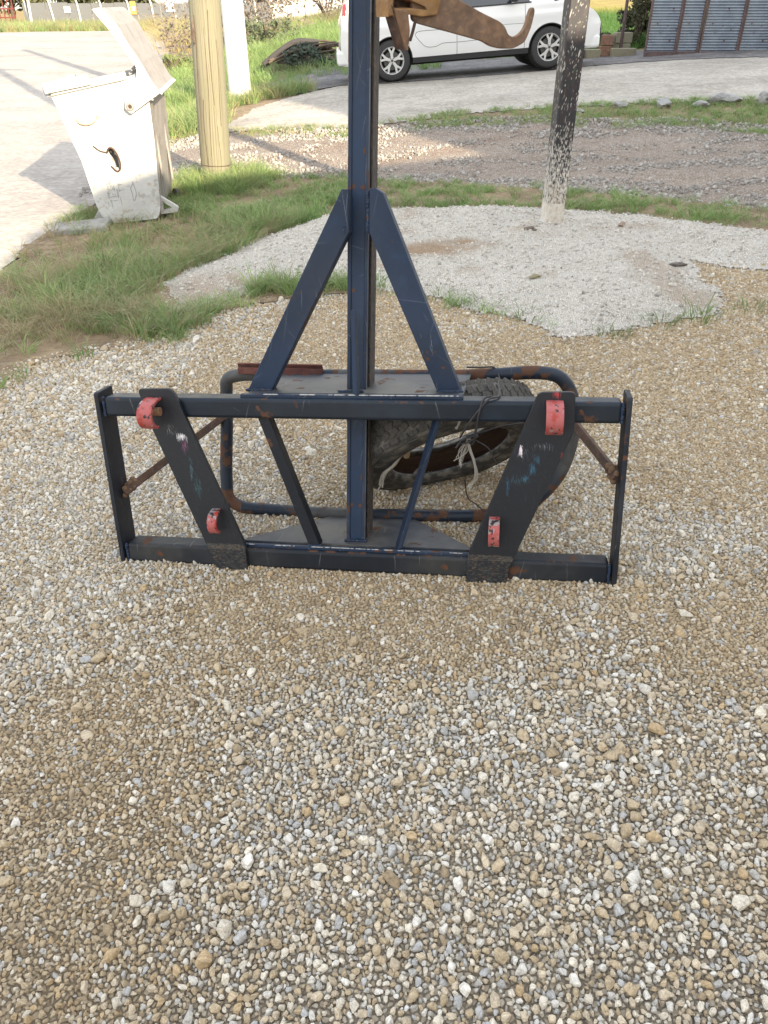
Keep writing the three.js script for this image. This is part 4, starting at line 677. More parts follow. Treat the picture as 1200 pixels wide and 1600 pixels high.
{
  const W0 = 256, H0 = 1024, cv = document.createElement('canvas'); cv.width = W0; cv.height = H0; const c = cv.getContext('2d'), r = rng(631);
  c.fillStyle = '#2b2b2f'; c.fillRect(0, 0, W0, H0); c.fillStyle = '#70543f'; c.fillRect(0, 0, W0, H0 * 0.27);
  for (let i = 0; i < 4000; i++) { const y = H0 * 0.27 + (r() + r() - 1) * 30; c.fillStyle = r() < 0.5 ? 'rgba(46,47,51,0.5)' : 'rgba(112,84,63,0.4)'; c.fillRect(r() * W0, y, 3, 4); }
  for (let i = 0; i < 2500; i++) { c.fillStyle = `rgba(${60 + r() * 60},${50 + r() * 40},${45 + r() * 30},0.18)`; c.fillRect(r() * W0, r() * H0, 3 + r() * 10, 2 + r() * 18); }
  for (let i = 0; i < 800; i++) { const y = Math.pow(r(), 0.6) * H0 * 0.95, k = y / H0; c.fillStyle = `rgba(226,222,212,${0.5 + 0.5 * r()})`; c.beginPath(); const w = 1 + 3.6 * r() * r() * r(), h = w * (1 + 2.4 * r()); c.ellipse(r() * W0, y, w * (k > 0.7 ? 0.7 : 1), h, 0.5, 0, 7); c.fill(); }
  for (let i = 0; i < 5200; i++) { const y = H0 * (0.74 + 0.26 * Math.pow(r(), 0.42)); c.fillStyle = `rgba(205,200,190,${0.4 + 0.4 * r()})`; c.fillRect(r() * W0, y, 2 + r() * 5, 2 + r() * 6); }
  c.fillStyle = '#cfcac0'; c.fillRect(0, H0 * 0.93, W0, H0 * 0.07); for (let i = 0; i < 300; i++) { c.fillStyle = `rgba(150,130,105,${0.3 * r()})`; c.fillRect(r() * W0, H0 * (0.88 + 0.12 * r()), 3 + r() * 14, 2 + r() * 10); }
  const tex = new THREE.CanvasTexture(cv); tex.colorSpace = THREE.SRGBColorSpace; tex.magFilter = THREE.LinearFilter; tex.wrapS = THREE.RepeatWrapping;
  const M_splat = new THREE.MeshStandardMaterial({ map: tex, roughness: 0.6, bumpMap: stoneBump, bumpScale: 0.0008 });
  const t = thing('steel_post', 'leaning square steel post, dark with white paint splashes, standing in the whitish heap', 'post'), x = 1.31, z = -6.28; t.position.set(x, moundTop(x, z) - 0.08, z);
  const g = new RoundedBoxGeometry(0.142, 3.2, 0.142, 3, 0.01); g.translate(0, 1.6, 0); { const u = g.attributes.uv, p = g.attributes.position; for (let i = 0; i < u.count; i++) u.setXY(i, (p.getX(i) + p.getZ(i)) / 0.18 * 0.5 + 0.5, clamp(p.getY(i) / 1.95, 0, 1)); }
  part(t, 'shaft', g, M_splat); part(t, 'mortar_foot', U(stoneGeo(71, 2, 4, 0.3).scale(0.1, 0.03, 0.1).translate(0, 0.07, 0)), new THREE.MeshStandardMaterial({ color: new THREE.Color(0.55, 0.53, 0.49), roughness: 1 }));
  t.rotation.set(0.0, 0.12, -0.002);
}

/* ------------------------------------------------------------------ stones and slabs */
const M_conc2 = new THREE.MeshStandardMaterial({ color: new THREE.Color(0.5, 0.49, 0.47), roughness: 0.95, map: stoneTone, bumpMap: stoneBump, bumpScale: 0.01 });
{
  const g = new RoundedBoxGeometry(0.5, 0.07, 0.3, 4, 0.025), p = g.attributes.position; for (let i = 0; i < p.count; i++) p.setY(i, p.getY(i) + 0.015 * n2(p.getX(i) * 9, p.getZ(i) * 9, 2)); g.computeVertexNormals();
  const s = part(scene, 'concrete_slab', U(g), M_conc2); s.position.set(-2.78, hgt(-2.78, -7.35) + 0.035, -7.35); s.rotation.set(0.05, 0.12, 0.06); tag(s, 'flat grey broken concrete slab in the grass under the container', 'concrete slab');
  const LUMPS = [[3.35, -12.2, 0.17, 'leftmost pale concrete chunk at the drive edge right of the post'], [3.9, -12.1, 0.24, 'large pale concrete chunk second from left at the drive edge'], [4.35, -11.85, 0.2, 'concrete chunk in the middle of the broken drive edge'], [4.7, -12.0, 0.3, 'biggest flat concrete chunk of the broken drive edge'], [5.2, -11.8, 0.26, 'rightmost concrete chunk of the broken drive edge'], [2.75, -12.1, 0.1, 'small pale stone beside the post at the drive edge']];
  LUMPS.forEach(([x, z, r, label], i) => { const m = part(scene, 'concrete_chunk', stoneGeo(700 + i, 3, 16, 0.9), M_conc2); m.scale.set(r * 0.8, r * 0.36, r * 0.55); m.rotation.y = i; m.position.set(x, hgt(x, z) + r * 0.15, z); tag(m, label, 'concrete chunk'); });
  const CLODS = [[1.95, -5.15, 0.06, [0.16, 0.14, 0.12], 'dark flat clod lying on the right part of the whitish heap'], [1.78, -6.0, 0.045, [0.32, 0.24, 0.18], 'brown pebble on the heap right of the post'], [1.1, -6.05, 0.06, [0.16, 0.13, 0.1], 'dark scrap of bark on the heap left of the post foot'], [0.95, -4.85, 0.05, [0.25, 0.22, 0.13], 'dry leaf lying near the front of the heap']];
  CLODS.forEach(([x, z, r, c, label], i) => { const m = part(scene, 'clod', stoneGeo(720 + i, 3, 10, 1.0), new THREE.MeshStandardMaterial({ color: new THREE.Color(...c), roughness: 1, bumpMap: stoneBump, bumpScale: 0.006 })); m.scale.set(r * 0.95, r * 0.3, r * 0.6); m.rotation.y = i * 1.3; m.position.set(x, moundTop(x, z) + r * 0.12, z); tag(m, label, 'clod'); });
}

/* ------------------------------------------------------------------ the buildings behind the viewer, whose shade lies over the yard */
const M_wall = new THREE.MeshStandardMaterial({ color: new THREE.Color(0.55, 0.5, 0.42), roughness: 0.95, bumpMap: stoneBump, bumpScale: 0.006 });
const M_roof = rusty({ a: [0.3, 0.14, 0.08], b: [0.24, 0.11, 0.07], c: [0.35, 0.18, 0.11], seed: 801, metal: 0 });
function shed(name, label, prof, depth) {
  const t = thing(name, label, 'building'); t.rotation.y = 30 * D2R; t.position.set(0, 0, 0);
  part(t, 'wall', U(plate(prof, depth, 0).translate(0, 0, 6)), M_wall);
  const roof = []; for (let i = 1; i + 2 < prof.length; i++) { const [a, b] = [prof[i], prof[i + 1]], L = Math.hypot(b[0] - a[0], b[1] - a[1]); if (Math.abs(b[0] - a[0]) < 0.05) continue; const g = new THREE.BoxGeometry(L + 0.05, 0.08, depth + 0.2); g.rotateZ(Math.atan2(b[1] - a[1], b[0] - a[0])); g.translate((a[0] + b[0]) / 2, (a[1] + b[1]) / 2 + 0.03, 6 + depth / 2); roof.push(U(g)); }
  part(t, 'roof', roof, M_roof);
  return t;
}
shed('workshop', 'cream workshop with stepped roof behind the viewer that shades the gravel yard', [[-9, -1], [-9, 2], [-2.2, 2.1], [0.1, 4.05], [0.85, 4.8], [1.5, 5.12], [2.2, 5.22], [3.8, 5.25], [6, 5.08], [6, -1]], 8);
const blk = shed('apartment_block', 'tall cream block behind the viewer on the right that shades the drive', [[6.01, -1], [6.01, 8.7], [25, 8.7], [25, -1]], 9);

/* ------------------------------------------------------------------ the leaning waste container */
{
  const a = tileFbm(512, 5, 6, 811), b = tileFbm(512, 26, 5, 815), st = tileFbm(512, 12, 6, 818);
  const M_white = new THREE.MeshStandardMaterial({ map: texture(512, (i, x, y) => { let c = mix3([0.5, 0.505, 0.5], [0.58, 0.58, 0.57], a[i]); c = mix3(c, [0.42, 0.36, 0.27], ss(0.69, 0.73, b[i]) * 0.7); c = mix3(c, [0.42, 0.41, 0.4], ss(0.48, 0.7, st[y * 512 + (x >> 4)]) * 0.35); return mix3(c, [0.3, 0.28, 0.25], ss(0.66, 0.7, st[i]) * 0.5); }, true), roughness: 0.55, bumpMap: texture(512, (i) => a[i], false), bumpScale: 0.02 });
  const M_side = M_white.clone(); M_side.color.setRGB(0.6, 0.55, 0.52);
  const M_in = new THREE.MeshStandardMaterial({ color: new THREE.Color(0.3, 0.29, 0.28), roughness: 0.9 });
  const M_disc0 = new THREE.MeshStandardMaterial({ color: new THREE.Color(0.16, 0.17, 0.19), roughness: 0.8 });
  const t = thing('waste_container', 'dented white steel waste container leaning at the road edge with its lid swung open', 'waste container');
  t.position.set(-2.35, -0.135, -7.55); t.rotation.y = 8 * D2R;
  const LEN = 1.28;
  const panel = roundPoly([[-0.52, 1.09], [0.115, 1.2], [0.236, 1.23], [0.301, 1.042], [0.296, 0.748], [0.262, 0.139], [0.225, 0.04], [0.15, 0.022], [-0.213, 0.011], [-0.27, 0.045], [-0.317, 0.165], [-0.368, 0.547], [-0.44, 0.806]], [0.01, 0, 0.03, 0.03, 0, 0.05, 0.04, 0.02, 0.04, 0.03, 0.05, 0.02, 0.02], 4);
  // the near end panel, dented round the handle and torn
  const dent = (x, y) => -0.05 * Math.exp(-(((x + 0.09) / 0.07) ** 2 + ((y - 0.56) / 0.11) ** 2)) + 0.016 * Math.exp(-(((x - 0.0) / 0.1) ** 2 + ((y - 0.72) / 0.1) ** 2)) + 0.012 * n2(x * 4, y * 4, 5) - 0.014 * Math.exp(-(((x + 0.24) / 0.06) ** 2 + ((y - 0.9) / 0.05) ** 2));
  const endPanel = (z, s, hole) => {                                // gridded so that it can be dented
    const pos = [], uv = [], idx = [], N = 46, ys = panel.map((p) => p[1]), y0 = Math.min(...ys), y1 = Math.max(...ys);
    for (let j = 0; j <= N; j++) { const y = lerp(y0 + 1e-4, y1 - 1e-4, j / N), xs = []; for (let i = 0; i < panel.length; i++) { const [ax, ay] = panel[i], [bx, by] = panel[(i + 1) % panel.length]; if ((ay > y) !== (by > y)) xs.push(ax + (bx - ax) * (y - ay) / (by - ay)); } const xa = Math.min(...xs), xb = Math.max(...xs); for (let i = 0; i <= N; i++) { const x = lerp(xa, xb, i / N); pos.push(x, y, z + s * dent(x, y)); uv.push(x, y); } }
    for (let j = 0; j < N; j++) for (let i = 0; i < N; i++) { const k = j * (N + 1) + i, cx = (pos[3 * k] + pos[3 * (k + N + 2)]) / 2, cy = (pos[3 * k + 1] + pos[3 * (k + N + 2) + 1]) / 2; if (hole && Math.hypot((cx + 0.085 + 0.25 * (cy - 0.56)) / 0.03, (cy - 0.56) / 0.09) < 1) continue; idx.push(k, k + 1, k + N + 2, k, k + N + 2, k + N + 1); }
    const g = new THREE.BufferGeometry(); g.setAttribute('position', new THREE.Float32BufferAttribute(pos, 3)); g.setAttribute('uv', new THREE.Float32BufferAttribute(uv, 2)); g.setIndex(idx); g.computeVertexNormals(); return g;
  };
  part(t, 'end_panel', endPanel(0, 1, true), M_white, 'dented end panel with a torn slot'); part(t, 'end_panel', endPanel(-LEN, -1, false), M_white);
  part(t, 'inner_lining', U(plate(panel.map(([x, y]) => [x * 0.94, 0.03 + y * 0.93]), LEN - 0.16, 0).translate(0, 0, -LEN + 0.05)), M_in);
  const skin = (i0, i1) => { const pos = [], uv = [], idx = []; let u = 0; for (let i = i0; i <= i1; i++) { const [x, y] = panel[i % panel.length]; if (i > i0) { const q = panel[(i - 1) % panel.length]; u += Math.hypot(x - q[0], y - q[1]); } for (let k = 0; k <= 24; k++) { const w = k / 24, rib = 0.02 * ss(0.03, 0.06, Math.abs(w - 0.1)) ; pos.push(x + 0.012 * n2(y * 3, w * 4, 6) * Math.sin(Math.PI * w), y, -LEN * w); uv.push(u, w * LEN); } } const n = 25; for (let i = 0; i < i1 - i0; i++) for (let k = 0; k < 24; k++) { const a0 = i * n + k; idx.push(a0, a0 + n, a0 + 1, a0 + 1, a0 + n, a0 + n + 1); } const g = new THREE.BufferGeometry(); g.setAttribute('position', new THREE.Float32BufferAttribute(pos, 3)); g.setAttribute('uv', new THREE.Float32BufferAttribute(uv, 2)); g.setIndex(idx); g.computeVertexNormals(); return g; };
  let iTop = 0; panel.forEach((p, i) => { if (p[1] > panel[iTop][1]) iTop = i; });
  part(t, 'side_skin', skin(iTop, panel.length), M_side);            // round the right side, floor and left side
  for (const z of [-0.24, -1.0]) part(t, 'side_rib', box(0.02, 0.85, 0.06, 0.305, 0.62, z, 0.006).rotateZ(0.03), M_side);
  part(t, 'rim', [bar(V(-0.558, 1.125, 0.012), V(-0.172, 1.19, 0.012), 0.082, 0.04, V(0, 0, 1), 0.006), bar(V(-0.556, 1.105, -0.03), V(-0.556, 1.105, -LEN), 0.05, 0.078, V(0, 1, 0), 0.006)], M_white, 'folded rim along the top edge');
  part(t, 'rim', [bar(V(-0.166, 1.165, 0.008), V(0.14, 1.218, 0.008), 0.06, 0.03, V(0, 0, 1), 0.006)], M_white);
  part(t, 'seam', [tube([V(-0.545, 1.063, 0.014), V(-0.2, 1.126, 0.016), V(0.1, 1.18, 0.016)], 0.0035, 10, 5)], M_in);
  // lid swung over to the right
  const lidP = roundPoly([[-0.04, 1.69], [0.022, 1.705], [0.064, 1.675], [0.141, 1.581], [0.211, 1.438], [0.286, 1.312], [0.358, 1.163], [0.412, 1.086], [0.137, 0.925], [0.09, 0.975], [0.111, 1.031], [0.235, 1.217], [0.243, 1.281], [0.175, 1.375], [0.084, 1.53]], 0.02, 3);
  const ld = part(t, 'lid', [U(plate(lidP, 0.016, 0.003).translate(0, 0, 0.05)), U(plate(lidP, 0.016, 0.003).translate(0, 0, -LEN - 0.038))], M_white, 'curved lid swung open');
  const prof = [[-0.035, 1.695], [0.022, 1.703], [0.064, 1.676], [0.141, 1.583], [0.211, 1.44], [0.286, 1.314], [0.358, 1.165], [0.41, 1.09]];
  part(ld, 'lid_shell', U(plate([...prof, ...prof.map(([x, y]) => [x - 0.014, y - 0.008]).reverse()], LEN + 0.078, 0.001).translate(0, 0, -LEN - 0.028)), M_side);
  part(ld, 'lid_lip', [bar(V(0.405, 1.09, 0.04), V(0.405, 1.09, -LEN - 0.04), 0.05, 0.02, V(0.5, 0.8, 0), 0.004), bar(V(0.33, 1.04, 0.03), V(0.33, 1.04, -LEN), 0.018, 0.03, V(0, 1, 0), 0.004)], M_white);
  part(ld, 'pivot', [new THREE.TorusGeometry(0.024, 0.01, 10, 24).translate(0.14, 0.985, 0.072), new THREE.CylinderGeometry(0.03, 0.034, 0.03, 24, 1, true).rotateX(Math.PI / 2).translate(0.14, 0.985, 0.063)], M_side);
  part(ld, 'pivot_bore', new THREE.CylinderGeometry(0.018, 0.018, 0.01, 20).rotateX(Math.PI / 2).translate(0.14, 0.985, 0.069), M_rustDark);
  part(ld, 'bracket', [bar(V(0.18, 1.25, -0.05), V(0.245, 1.3, -0.05), 0.02, 0.02), bar(V(0.15, 1.22, -0.1), V(0.25, 1.26, -0.1), 0.02, 0.03)], M_in);
  // handles bent against the panel
  const hz = (x, y, o) => V(x, y, dent(x, y) + o);
  part(t, 'handle', tube([hz(-0.345, 0.891, 0.0), hz(-0.326, 0.863, 0.02), hz(-0.266, 0.846, 0.03), hz(-0.199, 0.863, 0.025), hz(-0.155, 0.91, 0.0)], 0.008, 30, 8), rusty({ a: [0.45, 0.3, 0.2], b: [0.5, 0.42, 0.35], c: [0.3, 0.16, 0.09], seed: 821, metal: 0 }));
  part(t, 'tear', [tube([hz(-0.245, 0.672, 0.004), hz(-0.195, 0.631, 0.004), hz(-0.14, 0.612, 0.006)], 0.007, 20, 6), tube([hz(-0.14, 0.612, 0.01), hz(-0.105, 0.655, 0.03), hz(-0.075, 0.645, 0.035), hz(-0.042, 0.57, 0.035), hz(-0.041, 0.487, 0.03), hz(-0.073, 0.457, 0.02), hz(-0.125, 0.5, 0.006)], 0.0085, 40, 8)], M_rustDark, 'torn rusty edge and bent handle');
  const r = rng(831), scr = []; for (let k = 0; k < 46; k++) { const x = -0.25 + 0.17 * r(), y = 0.2 + 0.32 * r(), v = r() < 0.5; scr.push(tube([hz(x, y, 0.001), hz(x + (v ? 0.004 : 0.07 * r()), y + (v ? -0.08 * r() : 0.006), 0.001)], 0.0011, 3, 4)); }
  scr.push(tube([hz(0.04, 0.37, 0.001), hz(0.06, 0.27, 0.001), hz(0.03, 0.2, 0.001), hz(0.02, 0.29, 0.001), hz(0.015, 0.31, 0.001), hz(0.05, 0.36, 0.001)], 0.0016, 30, 4), tube([hz(-0.12, 0.95, 0.001), hz(-0.09, 0.7, 0.001), hz(-0.06, 0.66, 0.001)], 0.0012, 12, 4), tube([hz(-0.18, 0.98, 0.001), hz(-0.21, 0.93, 0.001)], 0.0016, 4, 4));
  part(t, 'scratch', scr, M_disc0).userData.kind = 'stuff';
  const foot = (s) => U(plate(roundPoly([[0.255, 0.23], [0.275, 0.215], [0.415, 0.12], [0.405, 0.075], [0.24, 0.06]], 0.012), 0.05, 0.004, [[[0.275, 0.18], [0.36, 0.115], [0.27, 0.09]]]).translate(0, 0, -0.12 + s));
  part(t, 'foot_bracket', foot(0), M_white); part(t, 'foot_bracket', U(plate([[-0.3, 0.14], [-0.38, 0.035], [-0.26, 0.02]], 0.05, 0.004).translate(0, 0, -0.12)), M_white);
  for (const [x, z] of [[0.3, -0.14], [0.3, -1.1], [-0.2, -0.14], [-0.2, -1.1]]) part(t, 'caster', new THREE.CylinderGeometry(0.05, 0.05, 0.035, 20).rotateZ(Math.PI / 2).rotateY(0.6).translate(x, 0.05, z), M_rubber);
}

/* ------------------------------------------------------------------ corrugated panels on the right */
{
  const M_corr = paintedSteel({ base: [0.2, 0.235, 0.285], alt: [0.26, 0.3, 0.35], rust: -0.1, dust: 0.3, scratches: 80, seed: 841, rough: 0.5 });
  const M_frame = rusty({ a: [0.1, 0.068, 0.068], b: [0.12, 0.085, 0.085], c: [0.16, 0.11, 0.1], seed: 845 });
  const corr = (w, h) => { const n = Math.round(h / 0.048), pos = [], uv = [], idx = []; for (let k = 0; k <= n * 4; k++) { const y = h * k / (n * 4), z = 0.014 * [0, 1, 0.4, -1][k % 4]; pos.push(-w / 2, y, z, w / 2, y, z); uv.push(0, y, w, y); if (k) { const a = 2 * k - 2; idx.push(a, a + 1, a + 3, a, a + 3, a + 2); } } const g = new THREE.BufferGeometry(); g.setAttribute('position', new THREE.Float32BufferAttribute(pos, 3)); g.setAttribute('uv', new THREE.Float32BufferAttribute(uv, 2)); g.setIndex(idx); return (() => { const f = g.toNonIndexed(); f.computeVertexNormals(); return f; })(); };
  const z0 = -18.0, PX = [[5.22, 5.84, 'leftmost corrugated steel panel next to the dark shrub', 0.03], [5.85, 6.3, 'narrow grey corrugated panel second from left', 0.0], [6.31, 7.08, 'wide bluish corrugated panel third from left', 0.02], [7.09, 7.74, 'fourth corrugated steel panel from the left', 0.0], [7.75, 8.52, 'fifth corrugated panel cut by the right edge', 0.02], [8.53, 9.2, 'last corrugated panel beyond the right edge', 0.0]];
  PX.forEach(([x0, x1, label, dz]) => {
    const t = thing('corrugated_panel', label, 'steel panel', 'corrugated steel panels standing in a row'), w = x1 - x0, xc = (x0 + x1) / 2, y = hgt(5.3, z0) - 0.03; t.position.set(xc, y, z0 + dz); delete t.userData.group;
    part(t, 'sheet', corr(w - 0.06, 2.15).translate(0, 0.1, 0), M_corr);
    part(t, 'frame', [box(0.036, 2.3, 0.05, -w / 2 + 0.018, 1.15, 0), box(0.036, 2.3, 0.05, w / 2 - 0.018, 1.15, 0), box(w - 0.1, 0.12, 0.05, 0, 0.07, 0), box(w - 0.1, 0.05, 0.05, 0, 2.27, 0)], M_frame);
    part(t, 'foot', [box(0.12, 0.05, 0.16, -0.02, 0.02, 0.06)], M_frame);
  });
  const t = thing('thin_post', 'thin rusty post standing in the shrub left of the corrugated panels', 'post'); t.position.set(4.98, hgt(5, -18.9), -18.9); part(t, 'shaft', U(new THREE.CylinderGeometry(0.03, 0.035, 2.6, 12).translate(0, 1.3, 0)), M_frame);
  const b1 = thing('block_pile', 'low pile of reddish hollow bricks and rubble beside the corrugated panels', 'rubble'); b1.position.set(4.7, hgt(4.7, -18.9), -18.9); const r = rng(851);
  const M_brick = rusty({ a: [0.24, 0.1, 0.06], b: [0.2, 0.11, 0.08], c: [0.3, 0.2, 0.14], seed: 853, metal: 0 }), M_block = new THREE.MeshStandardMaterial({ color: new THREE.Color(0.26, 0.24, 0.17), roughness: 1, bumpMap: stoneBump, bumpScale: 0.01 });
  for (const [x, y, z, w, m] of [[-0.35, 0.05, 0.2, 0.3, 1], [-0.05, 0.1, 0, 0.26, 0], [-0.02, 0.3, 0, 0.25, 0], [0.3, 0.14, -0.1, 0.4, 1], [0.32, 0.34, -0.1, 0.36, 1], [0.28, 0.07, 0.25, 0.5, 1], [-0.7, 0.05, 0.1, 0.35, 1], [-1.0, 0.06, 0.15, 0.28, 1]]) part(b1, 'brick', box(w, 0.19, 0.2, 0, 0, 0, 0.015).rotateY((r() - 0.5) * 0.6).translate(x, y, z), m ? M_block : M_brick);
}

/* ------------------------------------------------------------------ the parked white car */
{
  const M_paint = new THREE.MeshPhysicalMaterial({ color: new THREE.Color(0.72, 0.73, 0.74), roughness: 0.35, clearcoat: 0.8, clearcoatRoughness: 0.08 });
  const M_glass = new THREE.MeshPhysicalMaterial({ color: new THREE.Color(0.03, 0.035, 0.04), roughness: 0.06, clearcoat: 1 });
  const M_trim = new THREE.MeshStandardMaterial({ color: new THREE.Color(0.03, 0.032, 0.035), roughness: 0.6 }), M_dark = new THREE.MeshStandardMaterial({ color: new THREE.Color(0.012, 0.012, 0.012), roughness: 0.9 });
  const M_alloy = new THREE.MeshStandardMaterial({ color: new THREE.Color(0.62, 0.62, 0.62), roughness: 0.35, metalness: 0.5 }), M_disc = new THREE.MeshStandardMaterial({ color: new THREE.Color(0.1, 0.1, 0.1), roughness: 0.5, metalness: 0.5 });
  const t = thing('white_car', 'white people carrier with five-spoke alloy wheels parked side-on beyond the concrete drive', 'car');
  const xr = 0.92, xf = 3.8, wy = 0.325;
  t.position.set(0.12 - xr * Math.cos(0.06), hgt(0.12, -16.25) - 0.058 + 0.022, -17.05); t.rotation.set(0, 0.06, 0.072, 'YXZ');
  const TOP = [[0.03, 0.3], [0.0, 0.5], [0.03, 0.75], [0.06, 0.98], [0.14, 1.15], [0.3, 1.48], [0.48, 1.6], [0.9, 1.66], [1.8, 1.69], [2.5, 1.66], [2.95, 1.56], [3.4, 1.3], [3.78, 1.07], [4.2, 0.98], [4.56, 0.86], [4.74, 0.7], [4.8, 0.5], [4.77, 0.28]];
  const curve = new THREE.CatmullRomCurve3(TOP.map(([x, y]) => V(x, y, 0)), false, 'centripetal'), prof = curve.getPoints(140);
  const topY = (x) => { let y = 0.3; for (let i = 0; i + 1 < prof.length; i++) { const a = prof[i], b = prof[i + 1]; if ((a.x <= x && b.x >= x) || (a.x >= x && b.x <= x)) y = Math.max(y, lerp(a.y, b.y, (x - a.x) / ((b.x - a.x) || 1e-6))); } return y; };
  const hw = (x, y) => { let w = 0.915 - 0.05 * ((y - 0.66) / 0.4) ** 2 * (y < 0.66 ? 1.2 : 0.5); if (y > 1.0) w -= 0.27 * (y - 1.0) + 0.1 * (y - 1) ** 2; w -= 0.09 * ss(4.1, 4.8, x) + 0.16 * Math.max(0, (x - 4.45) / 0.4) ** 2 + 0.11 * Math.max(0, (0.35 - x) / 0.35) ** 2; w += 0.012 * ss(0.92, 0.86, y) * ss(0.7, 0.84, y); return w; };
  const botY = (x) => { for (const c of [xr, xf]) { const d = Math.abs(x - c); if (d < 0.375) return wy + Math.sqrt(0.375 ** 2 - d * d); } return x < xr - 0.375 || x > xf + 0.375 ? 0.29 : 0.345; };
  const surf = (x0, x1, nx, f0, f1, ny, s, o) => { const pos = [], idx = [], uv = []; for (let i = 0; i <= nx; i++) { const x = lerp(x0, x1, i / nx), a = f0(x), b = Math.max(a + 0.001, f1(x)); for (let j = 0; j <= ny; j++) { const y = lerp(a, b, j / ny); pos.push(x, y, s * (hw(x, y) + o)); uv.push(x, y); } } for (let i = 0; i < nx; i++) for (let j = 0; j < ny; j++) { const k = i * (ny + 1) + j; s > 0 ? idx.push(k, k + ny + 1, k + 1, k + 1, k + ny + 1, k + ny + 2) : idx.push(k, k + 1, k + ny + 1, k + 1, k + ny + 2, k + ny + 1); } const g = new THREE.BufferGeometry(); g.setAttribute('position', new THREE.Float32BufferAttribute(pos, 3)); g.setAttribute('uv', new THREE.Float32BufferAttribute(uv, 2)); g.setIndex(idx); g.computeVertexNormals(); return g; };
  const belt = (x) => 1.02 + 0.0 * x;
  const bt = (x) => Math.min(belt(x), topY(x));
  const lower = [], up = []; 
  for (const s of [1, -1]) {
    lower.push(surf(0.012, 1.24, 90, botY, bt, 16, s, 0), surf(3.345, 4.77, 90, botY, bt, 16, s, 0));
    up.push(surf(0.075, 3.86, 110, bt, topY, 12, s, 0));
  }
  const tp = (() => { const pos = [], idx = [], uv = [], n = 16; prof.forEach((p, i) => { for (let k = 0; k <= n; k++) { const z = lerp(-1, 1, k / n), w = hw(p.x, p.y); const nx = prof[Math.min(i + 1, prof.length - 1)].clone().sub(prof[Math.max(i - 1, 0)]); const N = V(-nx.y, nx.x, 0).normalize(), c = 0.045 * (1 - z * z) * (p.y > 0.9 ? 1 : 0.6); pos.push(p.x + N.x * c, p.y + N.y * c, z * w); uv.push(p.x, z); } }); for (let i = 0; i + 1 < prof.length; i++) for (let k = 0; k < n; k++) { const a = i * (n + 1) + k; idx.push(a, a + 1, a + n + 1, a + 1, a + n + 2, a + n + 1); } const g = new THREE.BufferGeometry(); g.setAttribute('position', new THREE.Float32BufferAttribute(pos, 3)); g.setAttribute('uv', new THREE.Float32BufferAttribute(uv, 2)); g.setIndex(idx); g.computeVertexNormals(); return g; })();
  part(t, 'body', [...lower, ...up, tp], M_paint);
  for (const s of [1, -1]) {
    const d1 = part(t, 'rear_door', surf(1.247, 2.106, 30, botY, bt, 16, s, 0), M_paint), d2 = part(t, 'front_door', surf(2.114, 3.338, 30, botY, bt, 16, s, 0), M_paint);
    part(d1, 'handle', box(0.2, 0.03, 0.03, 1.5, 0.9, s * 0.925, 0.012), M_paint); part(d2, 'handle', box(0.2, 0.03, 0.03, 2.4, 0.9, s * 0.925, 0.012), M_paint);
    const cl = (x, y) => V(x, y, s * (hw(x, y) + 0.0005));
    part(d1, 'crease', tube([cl(2.1, 0.53), cl(1.85, 0.53), cl(1.72, 0.49), cl(1.55, 0.5), cl(1.45, 0.58), cl(1.36, 0.7), cl(1.4, 0.735), cl(1.7, 0.745), cl(2.1, 0.745)], 0.0035, 60, 5), M_trim);
    part(d2, 'crease', tube([cl(2.118, 0.745), cl(2.7, 0.74), cl(3.33, 0.73)], 0.0025, 40, 5), M_trim); part(d2, 'crease', tube([cl(2.118, 0.53), cl(2.8, 0.53), cl(2.9, 0.5), cl(3.33, 0.5)], 0.0035, 40, 5), M_trim);
    part(t, 'sill_trim', surf(1.3, 3.42, 50, () => 0.255, () => 0.343, 6, s, -0.012), M_trim);
    const win = (a, b, lo, hi) => surf(a, b, 24, (x) => bt(x) + lo, (x) => Math.min(topY(x) - 0.11, hi), 8, s, 0.004);
    part(t, 'side_window', win(0.42, 1.2, 0.03, 1.5), M_glass); part(t, 'side_window', win(1.27, 2.06, 0.03, 1.52), M_glass); part(t, 'side_window', win(2.15, 3.1, 0.03, 1.52), M_glass); part(t, 'side_window', win(3.16, 3.42, 0.03, 1.5), M_glass);
    part(t, 'window_trim', tube([0.42, 1, 2, 3, 3.45].map((x) => V(x, bt(x) + 0.02, s * (hw(x, 1.03) + 0.004))), 0.011, 50, 6), M_trim);
    const mir = part(t, 'door_mirror', U(new THREE.SphereGeometry(1, 20, 14).scale(0.09, 0.075, 0.12).translate(3.12, 1.13, s * 1.02)), M_trim);
    part(t, 'arch_lip', [xr, xf].map((c) => { const P = []; for (let k = 0; k <= 24; k++) { const a = Math.PI * (0.02 + 0.96 * k / 24), x = c + 0.375 * Math.cos(a), y = wy + 0.375 * Math.sin(a); P.push(V(x, y, s * (hw(x, y) - 0.012))); } return tube(P, 0.014, 48, 8); }), M_trim);
    for (const c of [xr, xf]) {
      const w = new THREE.Group(); w.name = 'wheel'; w.position.set(c, wy, s * 0.8); if (s < 0) w.rotation.y = Math.PI; t.add(w);
      part(w, 'tyre', new THREE.LatheGeometry([[0.212, -0.1], [0.24, -0.105], [0.3, -0.1], [0.325, -0.085], [0.332, 0], [0.325, 0.085], [0.3, 0.1], [0.24, 0.106], [0.214, 0.1]].map(([r, z]) => new THREE.Vector2(r, z)), 56).rotateX(Math.PI / 2), new THREE.MeshStandardMaterial({ color: new THREE.Color(0.035, 0.035, 0.036), roughness: 0.8 }));
